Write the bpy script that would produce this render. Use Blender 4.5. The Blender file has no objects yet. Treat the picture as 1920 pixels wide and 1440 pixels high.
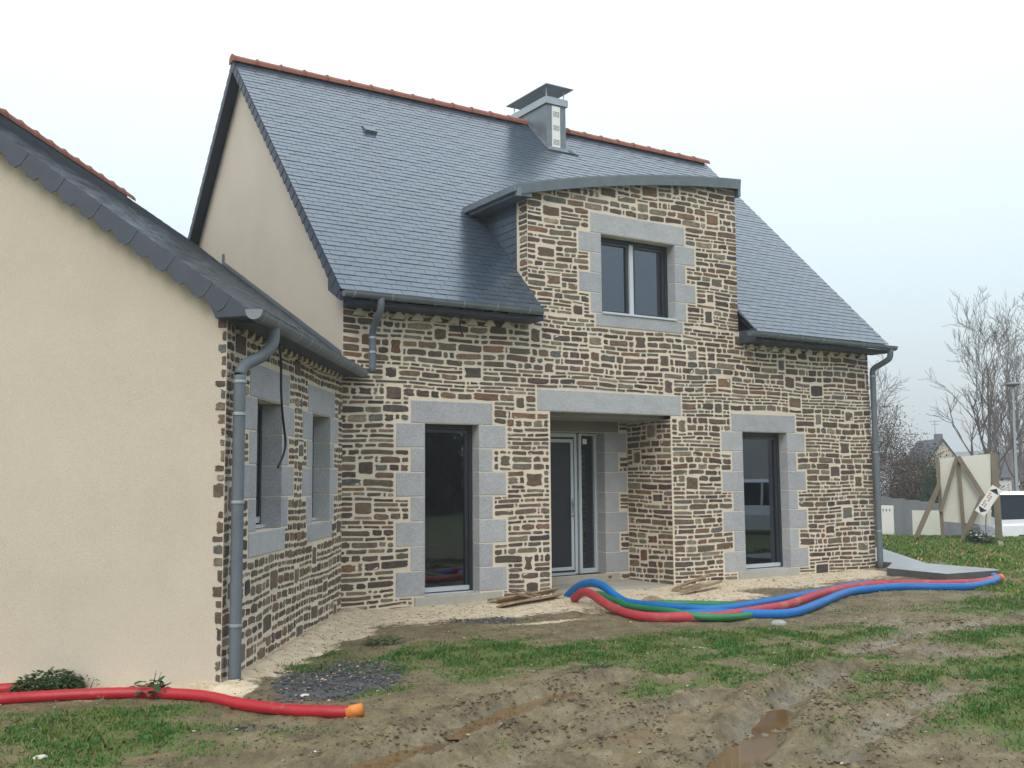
import bpy, math, random
import numpy as np
from mathutils import Vector, Matrix
R=math.radians
rng=random.Random(7)
# ---------------------------------------------------------------- camera, sky, sun
S=bpy.context.scene
COL=S.collection
CAM=np.array([-4.96,-11.511,1.484])
def make_camera():
    cd=bpy.data.cameras.new('camera'); co=bpy.data.objects.new('camera',cd); COL.objects.link(co)
    yaw,pi,ro=R(32.828),R(5.341),R(-.434)
    fw=Vector((math.sin(yaw)*math.cos(pi),math.cos(yaw)*math.cos(pi),math.sin(pi)))
    r=Vector((math.cos(yaw),-math.sin(yaw),0)); u=r.cross(fw)
    r2=r*math.cos(ro)+u*math.sin(ro); u2=-r*math.sin(ro)+u*math.cos(ro)
    m=Matrix((r2,u2,-fw)).transposed().to_4x4(); m.translation=Vector(CAM)
    co.matrix_world=m
    cd.sensor_fit='HORIZONTAL'; cd.sensor_width=36; cd.lens=36*1905.5/1920
    cd.clip_start=.1; cd.clip_end=2000
    S.camera=co
make_camera()
w=bpy.data.worlds.new('World'); S.world=w; w.use_nodes=True
nt=w.node_tree; nt.nodes.clear()
out=nt.nodes.new('ShaderNodeOutputWorld'); add=nt.nodes.new('ShaderNodeAddShader')
sky=nt.nodes.new('ShaderNodeTexSky'); sky.sky_type='NISHITA'; sky.sun_disc=False
sky.sun_elevation=R(40); sky.sun_rotation=R(228); sky.air_density=1.5; sky.dust_density=5
b1=nt.nodes.new('ShaderNodeBackground'); b1.inputs[1].default_value=.05
b2=nt.nodes.new('ShaderNodeBackground'); b2.inputs[1].default_value=1.0
tc=nt.nodes.new('ShaderNodeTexCoord'); sx=nt.nodes.new('ShaderNodeSeparateXYZ')
rmp=nt.nodes.new('ShaderNodeValToRGB'); e=rmp.color_ramp.elements
e[0].position=0; e[0].color=(.50,.60,.67,1)
e[1].position=1; e[1].color=(1.66,1.71,1.74,1)
e2=e.new(.18); e2.color=(.68,.80,.87,1)
e3=e.new(.42); e3.color=(1.02,1.05,1.06,1)
nt.links.new(tc.outputs['Generated'],sx.inputs[0]); nt.links.new(sx.outputs[2],rmp.inputs[0])
nt.links.new(rmp.outputs[0],b2.inputs[0]); nt.links.new(sky.outputs[0],b1.inputs[0])
nt.links.new(b1.outputs[0],add.inputs[0]); nt.links.new(b2.outputs[0],add.inputs[1]); nt.links.new(add.outputs[0],out.inputs[0])
sd=bpy.data.lights.new('sun','SUN'); sd.energy=.9; sd.angle=R(25); sd.color=(1,.97,.92)
so=bpy.data.objects.new('sun',sd); COL.objects.link(so)
so.rotation_euler=(R(50),0,R(-48))
S.view_settings.view_transform='Standard'; S.view_settings.look='None'; S.view_settings.gamma=1
S.view_settings.use_curve_mapping=False; S.view_settings.exposure=0.06
S.cycles.max_bounces=6; S.cycles.transparent_max_bounces=12

# ---------------------------------------------------------------- helpers
ORG={}
def mk(name,V,F,mat,parent=None,cols=None,smooth=False,kind=None,label=None,mats=None,midx=None,pcol=None):
    o0=ORG.get(parent.name,np.zeros(3)) if parent is not None else np.zeros(3)
    V=np.asarray(V,float).reshape(-1,3)-o0
    me=bpy.data.meshes.new(name); me.from_pydata(V.tolist(),[],[list(f) for f in F] if not isinstance(F,np.ndarray) else F.tolist())
    if mats:
        for m in mats: me.materials.append(m)
    elif mat: me.materials.append(mat)
    if midx is not None: me.polygons.foreach_set('material_index',midx)
    if cols is not None:
        at=me.attributes.new('tint','FLOAT_COLOR','CORNER')
        lt=np.zeros(len(me.polygons),int); me.polygons.foreach_get('loop_total',lt)
        c=np.asarray(cols,float); c=np.concatenate([c,np.ones((len(c),1))],1) if c.shape[1]==3 else c
        at.data.foreach_set('color',np.repeat(c,lt,axis=0).ravel())
    if pcol is not None:
        at=me.attributes.new('tint','FLOAT_COLOR','POINT'); at.data.foreach_set('color',np.asarray(pcol,float).ravel())
    if smooth: me.polygons.foreach_set('use_smooth',[True]*len(me.polygons))
    me.update()
    o=bpy.data.objects.new(name,me); COL.objects.link(o)
    if parent is not None: o.parent=parent; ORG[o.name]=o0
    if kind: o['kind']=kind
    if label: o['label']=label
    return o
def thing(name,label,cat,loc=(0,0,0),group=None):
    o=bpy.data.objects.new(name,None); COL.objects.link(o); o.location=loc; o.empty_display_size=.2
    o['label']=label; o['category']=cat
    if group: o['group']=group
    ORG[o.name]=np.array(loc,float); return o
def tag(o,label,cat,group=None):
    o['label']=label; o['category']=cat
    if group: o['group']=group
    return o
class MB:
    def __init__(s): s.V=[];s.F=[];s.C=[];s.M=[]
    def add(s,V,F,c=None,m=0):
        n=len(s.V); s.V+= [tuple(v) for v in V]; s.F+=[tuple(i+n for i in f) for f in F]
        s.C+=[c or (1,1,1)]*len(F); s.M+=[m]*len(F); return s
    def box(s,p0,p1,c=None,fr=None,m=0):
        (a,b,d),(e,f,g)=p0,p1
        V=[(a,b,d),(e,b,d),(e,f,d),(a,f,d),(a,b,g),(e,b,g),(e,f,g),(a,f,g)]
        if fr: V=[fr(*v) for v in V]
        return s.add(V,[(0,3,2,1),(4,5,6,7),(0,1,5,4),(1,2,6,5),(2,3,7,6),(3,0,4,7)],c,m)
    def tube(s,pts,rad,n=8,c=None,cap=True,m=0):
        pts=[Vector(p) for p in pts]; k=len(pts)
        rs=rad if isinstance(rad,(list,tuple)) else [rad]*k
        prev=None; V=[];F=[]
        for i,p in enumerate(pts):
            d=(pts[min(i+1,k-1)]-pts[max(i-1,0)]).normalized()
            if prev is None:
                a=Vector((0,0,1)) if abs(d.z)<.9 else Vector((1,0,0))
                x=d.cross(a).normalized()
            else: x=(prev-d*prev.dot(d)).normalized()
            prev=x; y=d.cross(x)
            for j in range(n):
                t=2*math.pi*j/n; V.append(p+(x*math.cos(t)+y*math.sin(t))*rs[i])
        for i in range(k-1):
            for j in range(n):
                F.append((i*n+j,i*n+(j+1)%n,(i+1)*n+(j+1)%n,(i+1)*n+j))
        if cap: F.append(tuple(range(n))[::-1]); F.append(tuple((k-1)*n+j for j in range(n)))
        return s.add(V,F,c,m)
    def build(s,name,mat,parent=None,tint=False,**k):
        return mk(name,s.V,s.F,mat,parent,cols=s.C if tint else None,midx=(s.M if k.get('mats') else None),**k)
def smooth_path(P,n=6):
    P=[Vector(p) for p in P]; out=[]
    for i in range(len(P)-1):
        p0=P[max(i-1,0)];p1=P[i];p2=P[i+1];p3=P[min(i+2,len(P)-1)]
        for j in range(n):
            t=j/n
            out.append(.5*((2*p1)+(p2-p0)*t+(2*p0-5*p1+4*p2-p3)*t*t+(3*p1-p0-3*p2+p3)*t**3))
    out.append(P[-1]); return out
def hsh(ix,iy,s):
    ix=ix.astype(np.int64);iy=iy.astype(np.int64)
    h=(ix*374761393+iy*668265263+s*1442695041)&0xffffffff
    h=((h^(h>>13))*1274126177)&0xffffffff
    return ((h^(h>>16))&0xffff)/65535.0
def vn(x,y,s=0):
    x=np.asarray(x,float);y=np.asarray(y,float)
    ix=np.floor(x);iy=np.floor(y);fx=x-ix;fy=y-iy
    fx=fx*fx*(3-2*fx);fy=fy*fy*(3-2*fy)
    return (hsh(ix,iy,s)*(1-fx)+hsh(ix+1,iy,s)*fx)*(1-fy)+(hsh(ix,iy+1,s)*(1-fx)+hsh(ix+1,iy+1,s)*fx)*fy
def fbm(x,y,o=4,s=0):
    a=0;am=.5;t=0
    for i in range(o):
        a=a+am*vn(x*2**i,y*2**i,s+i*17);t+=am;am*=.5
    return a/t
def sst(a,b,x):
    t=np.clip((x-a)/(b-a),0,1); return t*t*(3-2*t)

# ---------------------------------------------------------------- materials
def mat(name,col=(.5,.5,.5),rough=.7,spec=.5,metal=0,tint=False,noise=None,bump=None,var=None,coat=0,grunge=None,stint=None,orand=0):
    """noise=(scale,amount) value variation ; bump=(scale,strength,dist) ; grunge=(scale,colour,amount)"""
    m=bpy.data.materials.new(name); m.use_nodes=True; t=m.node_tree; N=t.nodes; L=t.links
    p=N['Principled BSDF']; p.inputs['Roughness'].default_value=rough; p.inputs['Metallic'].default_value=metal
    p.inputs['Specular IOR Level'].default_value=spec; p.inputs['Coat Weight'].default_value=coat; p.inputs['Coat Roughness'].default_value=.20
    if stint: p.inputs['Specular Tint'].default_value=(*stint,1); p.inputs['Coat Tint'].default_value=(*stint,1)
    tc=N.new('ShaderNodeTexCoord').outputs['Object']
    if tint:
        a=N.new('ShaderNodeVertexColor'); a.layer_name='tint'; c=a.outputs[0]
    else:
        r=N.new('ShaderNodeRGB'); r.outputs[0].default_value=(*col,1); c=r.outputs[0]
    def mixc(c,fac,b,blend='MIX'):
        x=N.new('ShaderNodeMix'); x.data_type='RGBA'; x.blend_type=blend
        if isinstance(fac,(int,float)): x.inputs[0].default_value=fac
        else: L.new(fac,x.inputs[0])
        L.new(c,x.inputs[6])
        if isinstance(b,tuple): x.inputs[7].default_value=(*b,1)
        else: L.new(b,x.inputs[7])
        return x.outputs[2]
    def nz(scale,det=4,rg=.6,strch=None):
        n=N.new('ShaderNodeTexNoise'); n.inputs['Scale'].default_value=scale; n.inputs['Detail'].default_value=det; n.inputs['Roughness'].default_value=rg
        if strch:
            mp=N.new('ShaderNodeMapping'); mp.inputs['Scale'].default_value=strch; L.new(tc,mp.inputs[0]); L.new(mp.outputs[0],n.inputs[0])
        else: L.new(tc,n.inputs[0])
        return n.outputs[0]
    def ramp(s,a,b,ca=(0,0,0),cb=(1,1,1)):
        r=N.new('ShaderNodeValToRGB'); r.color_ramp.elements[0].position=a; r.color_ramp.elements[1].position=b
        r.color_ramp.elements[0].color=(*ca,1); r.color_ramp.elements[1].color=(*cb,1); L.new(s,r.inputs[0]); return r.outputs[0]
    for ns in (noise or []):
        sc,am=ns[0],ns[1]
        v=ramp(nz(sc,5,.65,ns[2] if len(ns)>2 else None),.3,.7,(1-am,)*3,(1+am,)*3); c=mixc(c,1.0,v,'MULTIPLY')
    for g in (grunge or []):
        sc,gc,lo,hi,am=g[:5]
        f=ramp(nz(sc,5,.6,g[5] if len(g)>5 else None),lo,hi,(0,0,0),(am,)*3); c=mixc(c,f,gc)
    if orand:
        oi=N.new('ShaderNodeObjectInfo'); c=mixc(c,1.0,ramp(oi.outputs['Random'],0,1,(1-orand,1-orand,1-orand*.7),(1+orand,1+orand,1+orand*.7)),'MULTIPLY')
    L.new(c,p.inputs['Base Color'])
    if bump:
        prev=None
        for bs in bump:
            b=N.new('ShaderNodeBump'); b.inputs['Strength'].default_value=bs[1]; b.inputs['Distance'].default_value=bs[2]
            L.new(nz(bs[0],5,.65,bs[3] if len(bs)>3 else None),b.inputs['Height'])
            if prev: L.new(prev,b.inputs['Normal'])
            prev=b.outputs[0]
        L.new(prev,p.inputs['Normal'])
    return m
M={}
M['mortar']=mat('lime_mortar',(.63,.575,.475),.9,.2,noise=[(3,.07),(40,.06)],bump=[(45,.5,.004),(8,.3,.006)],grunge=[(1.3,(.47,.40,.31),.5,.75,.4)])
M['render']=mat('cream_render',(.515,.468,.395),.92,.15,noise=[(.8,.05),(90,.09)],bump=[(120,.7,.005)],grunge=[(1.1,(.46,.40,.34),.55,.8,.35)])
M['stone']=mat('rubble_stone',tint=True,rough=.75,spec=.35,noise=[(11,.32),(60,.34)],bump=[(35,.7,.008),(120,.5,.003)],grunge=[(9,(.17,.10,.055),.62,.8,.35)])
M['granite']=mat('granite',(.35,.37,.395),.75,.3,noise=[(3.5,.10),(55,.20),(120,.30)],bump=[(90,.4,.003)],orand=.09,grunge=[(5,(.27,.25,.21),.60,.8,.35)])
M['granite_rough']=mat('granite_cement',(.37,.375,.34),.85,.2,noise=[(3,.10),(70,.10)],bump=[(60,.4,.003)])
M['slate']=mat('slate',tint=True,rough=.28,spec=.9,coat=.46,stint=(.70,.87,1),noise=[(12,.10),(70,.08)],bump=[(30,.12,.002)])
M['slate_flat']=mat('slate_plain',(.046,.058,.084),.6,.4,noise=[(6,.12),(60,.1)])
M['zinc']=mat('weathered_zinc',(.165,.200,.228),.5,.5,metal=.45,noise=[(4,.14),(30,.07)],grunge=[(2.5,(.26,.29,.31),.55,.8,.5)])
M['zinc_dark']=mat('zinc_dark',(.15,.185,.215),.45,.5,metal=.45,noise=[(4,.12)])
M['zinc_pale']=mat('zinc_pale',(.33,.385,.42),.42,.5,metal=.4,noise=[(4,.08)])
M['terracotta']=mat('terracotta',(.25,.095,.066),.75,.3,noise=[(8,.22),(60,.12)],bump=[(50,.4,.003)],grunge=[(6,(.2,.14,.12),.55,.8,.5)])
M['alu']=mat('white_aluminium',(.48,.55,.61),.4,.5)
M['anthracite']=mat('anthracite_frame',(.022,.027,.034),.35,.5)
M['door']=mat('navy_door_panel',(.018,.022,.036),.4,.5)
M['plaster']=mat('bare_plaster',(.30,.30,.27),.9,.1,noise=[(2,.1)])
M['header']=mat('shaded_cement_header',(.20,.19,.165),.9,.2,noise=[(2,.10)])  # beige cement painted darker to carry the porch shade
M['cement']=mat('cement',(.36,.345,.30),.9,.2,noise=[(2,.10),(60,.1)],bump=[(80,.4,.003)])
M['concrete']=mat('wet_concrete',(.27,.30,.32),.30,.5,noise=[(1.2,.14),(40,.08)],bump=[(60,.2,.002)],grunge=[(1.5,(.17,.19,.20),.5,.7,.6)])
M['concwall']=mat('concrete_panel',(.15,.165,.18),.9,.2,noise=[(1,.12),(20,.12)])
M['black']=mat('black_rubber',(.012,.012,.014),.5,.4)
M['hose_red']=mat('red_duct',(.36,.012,.022),.42,.45,noise=[(3,.10),(30,.10)],grunge=[(7,(.42,.26,.18),.60,.75,.45)],bump=[(60,.1,.002)])
M['hose_red2']=mat('dusty_red_duct',(.38,.035,.050),.55,.4,noise=[(3,.10),(30,.10)],grunge=[(5,(.42,.25,.19),.52,.75,.6)])
M['hose_blue']=mat('blue_duct',(.002,.125,.40),.45,.35,noise=[(3,.08),(30,.10)],grunge=[(6,(.20,.27,.33),.62,.8,.35)])
M['hose_green']=mat('green_duct',(.012,.17,.06),.45,.45,noise=[(3,.15)],grunge=[(6,(.2,.22,.14),.62,.8,.5)])
M['orange']=mat('orange_tape',(.58,.19,.03),.5,.4,noise=[(20,.2)])
M['wood']=mat('weathered_timber',(.19,.165,.13),.85,.2,noise=[(3,.2,(1,1,.15)),(40,.2)],grunge=[(2,(.10,.11,.06),.5,.75,.5)])
M['plank']=mat('damp_plank',(.27,.20,.125),.7,.3,noise=[(5,.25),(60,.2)],bump=[(60,.5,.004)],grunge=[(7,(.15,.08,.045),.5,.75,.6)])
M['bark']=mat('bark',(.11,.102,.095),.9,.1,noise=[(8,.3)])
M['bark_pale']=mat('pale_bark',(.19,.175,.17),.9,.1,noise=[(5,.2)])
M['white_panel']=mat('white_board',(.60,.61,.57),.6,.3,noise=[(1.2,.06),(20,.04)],grunge=[(1.6,(.42,.43,.38),.55,.8,.4)])
M['white_paint']=mat('white_car_paint',(.72,.76,.80),.25,.5,coat=.5)
M['white_plain']=mat('white_plastic',(.72,.74,.72),.5,.4)
M['navy']=mat('navy_print',(.02,.018,.06),.5,.3)
M['red_print']=mat('red_print',(.45,.09,.12),.5,.3)
M['sill_pale']=mat('brushed_threshold',(.55,.60,.66),.35,.5,metal=.3)
M['pebble']=mat('pebble',tint=True,rough=.6,spec=.4,noise=[(30,.2)])
M['leaf']=mat('leaf',tint=True,rough=.7,spec=.2,noise=[(10,.15)])
M['clod']=mat('mud_clod',(.105,.078,.052),.75,.35,noise=[(12,.3)],bump=[(40,.6,.01)])
M['asphalt']=mat('asphalt',(.07,.075,.08),.7,.4,noise=[(3,.2)])
def glass(name,tint=(.75,.8,.82),boost=.06):
    m=bpy.data.materials.new(name); m.use_nodes=True; t=m.node_tree; N=t.nodes; L=t.links; N.clear()
    o=N.new('ShaderNodeOutputMaterial'); mx=N.new('ShaderNodeMixShader'); tr=N.new('ShaderNodeBsdfTransparent'); gl=N.new('ShaderNodeBsdfGlossy')
    gl.inputs['Roughness'].default_value=.01; tr.inputs[0].default_value=(*tint,1); gl.inputs[0].default_value=(.74,.84,1,1)
    fr=N.new('ShaderNodeFresnel'); fr.inputs[0].default_value=1.55
    ad=N.new('ShaderNodeMath'); ad.operation='MULTIPLY_ADD'; ad.inputs[1].default_value=1.35; ad.inputs[2].default_value=boost
    L.new(fr.outputs[0],ad.inputs[0]); L.new(ad.outputs[0],mx.inputs[0]); L.new(tr.outputs[0],mx.inputs[1]); L.new(gl.outputs[0],mx.inputs[2]); L.new(mx.outputs[0],o.inputs[0])
    return m
M['glass']=glass('window_glass',(.40,.44,.50),.08)
def ground_mat():
    m=bpy.data.materials.new('muddy_ground'); m.use_nodes=True; t=m.node_tree; N=t.nodes; L=t.links; p=N['Principled BSDF']
    a=N.new('ShaderNodeVertexColor'); a.layer_name='tint'; sp=N.new('ShaderNodeSeparateColor'); L.new(a.outputs[0],sp.inputs[0])
    sand,grass,dark,wet=sp.outputs[0],sp.outputs[1],sp.outputs[2],a.outputs[1]
    tc=N.new('ShaderNodeTexCoord').outputs['Object']
    def nz(s,d=6,r=.65):
        n=N.new('ShaderNodeTexNoise'); n.inputs['Scale'].default_value=s; n.inputs['Detail'].default_value=d; n.inputs['Roughness'].default_value=r; L.new(tc,n.inputs[0]); return n.outputs[0]
    def ramp(s,st):
        r=N.new('ShaderNodeValToRGB'); el=r.color_ramp.elements
        el[0].position=st[0][0]; el[0].color=(*st[0][1],1); el[1].position=st[-1][0]; el[1].color=(*st[-1][1],1)
        for q in st[1:-1]:
            k=el.new(q[0]); k.color=(*q[1],1)
        L.new(s,r.inputs[0]); return r.outputs[0]
    def mix(f,c1,c2,b='MIX'):
        x=N.new('ShaderNodeMix'); x.data_type='RGBA'; x.blend_type=b
        if isinstance(f,(int,float)): x.inputs[0].default_value=f
        else: L.new(f,x.inputs[0])
        L.new(c1,x.inputs[6]); L.new(c2,x.inputs[7]); return x.outputs[2]
    def math_(op,a_,b_):
        x=N.new('ShaderNodeMath'); x.operation=op; x.use_clamp=True
        for i,v in enumerate((a_,b_)):
            if isinstance(v,(int,float)): x.inputs[i].default_value=v
            else: L.new(v,x.inputs[i])
        return x.outputs[0]
    mud=ramp(nz(3.5,8,.72),[(.30,(.052,.040,.021)),(.42,(.105,.084,.043)),(.54,(.158,.130,.070)),(.72,(.215,.188,.118))])
    mud=mix(.9,mud,ramp(nz(40,8,.8),[(.3,(.55,.53,.50)),(.7,(1.32,1.32,1.3))]),'MULTIPLY'); mud=mix(1.0,mud,ramp(nz(130,3,.6),[(.32,(.35,.32,.28)),(.42,(1,1,1))]),'MULTIPLY')
    rust=ramp(nz(1.3),[(.60,(0,0,0)),(.72,(.30,.30,.30))])
    rr=N.new('ShaderNodeRGB'); rr.outputs[0].default_value=(.26,.15,.075,1)
    mud=mix(rust,mud,rr.outputs[0])
    snd=ramp(nz(9),[(.3,(.36,.29,.19)),(.5,(.54,.46,.33)),(.7,(.63,.56,.43))])
    grs=ramp(nz(8),[(.3,(.038,.075,.012)),(.5,(.065,.110,.018)),(.7,(.12,.115,.045))])
    drk=ramp(nz(30),[(.3,(.028,.032,.038)),(.6,(.07,.075,.08)),(.78,(.22,.20,.17))])
    brk=nz(11,8,.78)
    def msk(v,lo=.35,hi=.62):
        s=math_('ADD',v,math_('MULTIPLY',math_('SUBTRACT',brk,.5),.9) if False else 0.0)
        y=N.new('ShaderNodeMath'); y.operation='MULTIPLY_ADD'; L.new(brk,y.inputs[0]); y.inputs[1].default_value=1.9; y.inputs[2].default_value=-.95
        z=N.new('ShaderNodeMath'); z.operation='ADD'; L.new(y.outputs[0],z.inputs[0]); L.new(v,z.inputs[1])
        mr=N.new('ShaderNodeMapRange'); mr.inputs[1].default_value=lo; mr.inputs[2].default_value=hi; L.new(z.outputs[0],mr.inputs[0]); return mr.outputs[0]
    c=mix(msk(sand),mud,snd); c=mix(msk(grass),c,grs); c=mix(msk(dark),c,drk)
    L.new(c,p.inputs['Base Color'])
    mr=N.new('ShaderNodeMapRange'); mr.inputs[3].default_value=.78; mr.inputs[4].default_value=.22; L.new(msk(wet,.35,.8),mr.inputs[0]); L.new(mr.outputs[0],p.inputs['Roughness'])
    prev=None
    for s,st,d in ((6,.5,.03),(30,.6,.012),(110,.5,.004)):
        b=N.new('ShaderNodeBump'); b.inputs['Strength'].default_value=st; b.inputs['Distance'].default_value=d; L.new(nz(s),b.inputs['Height'])
        if prev: L.new(prev,b.inputs['Normal'])
        prev=b.outputs[0]
    L.new(prev,p.inputs['Normal'])
    return m
M['ground']=ground_mat()
M['car_glass']=mat('dark_car_glass',(.010,.016,.024),.35,.05)
M['water']=mat('muddy_water',(.12,.075,.032),.06,.5,noise=[(3,.25)])

# ---------------------------------------------------------------- frames of reference
D=np.array([-.5802,-.8144,0]); N2=np.array([.8144,-.5802,0])
class Fr:
    def __init__(s,O,U,Nn): s.O=np.array(O,float);s.U=np.array(U,float);s.N=np.array(Nn,float)
    def __call__(s,u,n,z):   # n = distance OUT of the wall
        p=s.O+s.U*u+s.N*n; return (p[0],p[1],p[2]+z)
FA=Fr((0,0,0),(1,0,0),(0,-1,0))            # stone facade
WG=Fr((0,0,0),-D,N2)                       # wing wall, u = -distance from the inner corner
L_=4.325
GW=Fr(D*L_,N2,D)                           # wing gable, u = off (0 at outer corner, negative to the left)
GM=Fr((0,0,0),(0,-1,0),(-1,0,0))           # main gable, u=-y
PS=Fr((5.29,1.023,0),(0,-1,0),(-1,0,0))    # porch side wall
PB=Fr((0,1.023,0),(1,0,0),(0,-1,0))        # porch back wall
DR=Fr((2.74,.27,0),(0,-1,0),(-1,0,0))      # dormer stone return
KM=1.005; EY=-.374; EZ=3.753
def zs(y): return EZ+(y-EY)*KM              # main slope height
def arc(x): t=x-2.5; return 5.51+.255*t-.0205*t*t
WING_K=.715
def zw(off): return 2.827+WING_K*(.205-off)
HOUSE=thing('house','new stone fronted house with slate roof, curved dormer and lower cream rendered wing','house',(0,0,-.1))

def cells(fr,u0,u1,holes,bot,top,step=.3,n=0.0,extra=()):
    """wall sheet in columns with rectangular holes; returns V,F"""
    us={u0,u1}|set(extra)
    for h in holes: us|={h[0],h[1]}
    k=u0
    while k<u1: us.add(round(k,4)); k+=step
    us=sorted(x for x in us if u0-1e-6<=x<=u1+1e-6); V=[];F=[]
    for a,b in zip(us,us[1:]):
        if b-a<1e-4: continue
        m=(a+b)/2; hs=sorted((h[2],h[3]) for h in holes if h[0]<m<h[1])
        seg=[];cur=('b',None)
        for z0,z1 in hs: seg.append((cur,('c',z0))); cur=('c',z1)
        seg.append((cur,('t',None)))
        for lo,hi in seg:
            def ev(q,u): return bot(u) if q[0]=='b' else (top(u) if q[0]=='t' else q[1])
            a_,b_=a+1e-4,b-1e-4; za,zb,zc,zd=ev(lo,a_),ev(lo,b_),ev(hi,b_),ev(hi,a_)
            if zc<=zb+1e-5 and zd<=za+1e-5: continue
            i=len(V); V+=[fr(a,n,za),fr(b,n,zb),fr(b,n,max(zc,zb)),fr(a,n,max(zd,za))]; F.append((i,i+1,i+2,i+3))
    return V,F
PAL=[((.100,.078,.060),22),((.075,.060,.050),12),((.135,.092,.064),20),((.130,.114,.090),16),((.165,.145,.11),9),((.15,.088,.055),6),((.105,.108,.102),5),((.088,.058,.055),9),((.20,.17,.12),4),((.060,.054,.052),3)]
PC=[p for p,k in PAL for _ in range(k)]
STONES=[]   # (score, parent, V, F, colour)
def stone_col():
    c=rng.choice(PC); k=rng.uniform(.8,1.3); return tuple(x*k for x in c)
def emit_stone(fr,parent,a,b,z0,z1,wob,edgeL=False,edgeR=False,proud=None):
    w_=b-a;h_=z1-z0
    if w_<.03 or h_<.018: return
    hm=min(h_,.065)
    cc=lambda:rng.uniform(.10,.42)*hm
    cl=lambda:min(rng.uniform(.10,.7)*hm,w_*.25)
    e=.008
    P=[]
    l0,l1,l2,l3=cl(),cl(),cl(),cl()
    j=lambda s=.10:rng.uniform(-s,s)*min(h_,.09)
    if edgeL: l0=l3=.006
    if edgeR: l1=l2=.006
    P=[(a+l0,z0+max(0,j(.12))),((a+b)/2+j(1)*.3,z0+j(.12)),(b-l1,z0+max(0,j(.14))),(b,z0+cc() if not edgeR else z0+.006),(b-(0 if edgeR else max(0,j(.3))),(z0+z1)/2+j()),(b,z1-(cc() if not edgeR else .006)),
       (b-l2,z1-max(0,j(.14))),((a+b)/2+j(1)*.3,z1+j(.12)),(a+l3,z1-max(0,j(.12))),(a,z1-(cc() if not edgeL else .006)),(a+(0 if edgeL else max(0,j(.3))),(z0+z1)/2+j()),(a,z0+(cc() if not edgeL else .006))]
    cx=(a+b)/2;cz=(z0+z1)/2
    if not(edgeL or edgeR):
        an=rng.gauss(0,.028)*min(1,.2/w_); P=[(cx+(u-cx)-(z-cz)*an,cz+(z-cz)+(u-cx)*an) for u,z in P]
    pr=proud if proud is not None else rng.uniform(.003,.010)
    tx=rng.uniform(-.004,.004);tz=rng.uniform(-.003,.003)
    V=[];
    for (u,z) in P: V.append(fr(u,-.012,z+wob(u,z)))
    for (u,z) in P:
        du,dz=cx-u,cz-z; d=math.hypot(du,dz)+1e-6; k=min(.006/d,.3)
        V.append(fr(u+du*k,pr*.75,z+dz*k+wob(u,z)))
    for (u,z) in P:
        du,dz=cx-u,cz-z; k=.28
        V.append(fr(u+du*k,pr+tx*(u-cx)/w_*2+tz*(z-cz)/h_*2,z+dz*k+wob(u,z)))
    n=12; F=[(i,(i+1)%n,n+(i+1)%n,n+i) for i in range(n)]+[(n+i,n+(i+1)%n,2*n+(i+1)%n,2*n+i) for i in range(n)]+[tuple(2*n+i for i in range(n))]
    p=np.array(fr(cx,0,cz)); v=CAM-p; d=np.linalg.norm(v); fac=max(.0,float(v@fr.N)/d)
    STONES.append((w_*h_*fac/d**2,parent,V,F,stone_col()))
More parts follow.
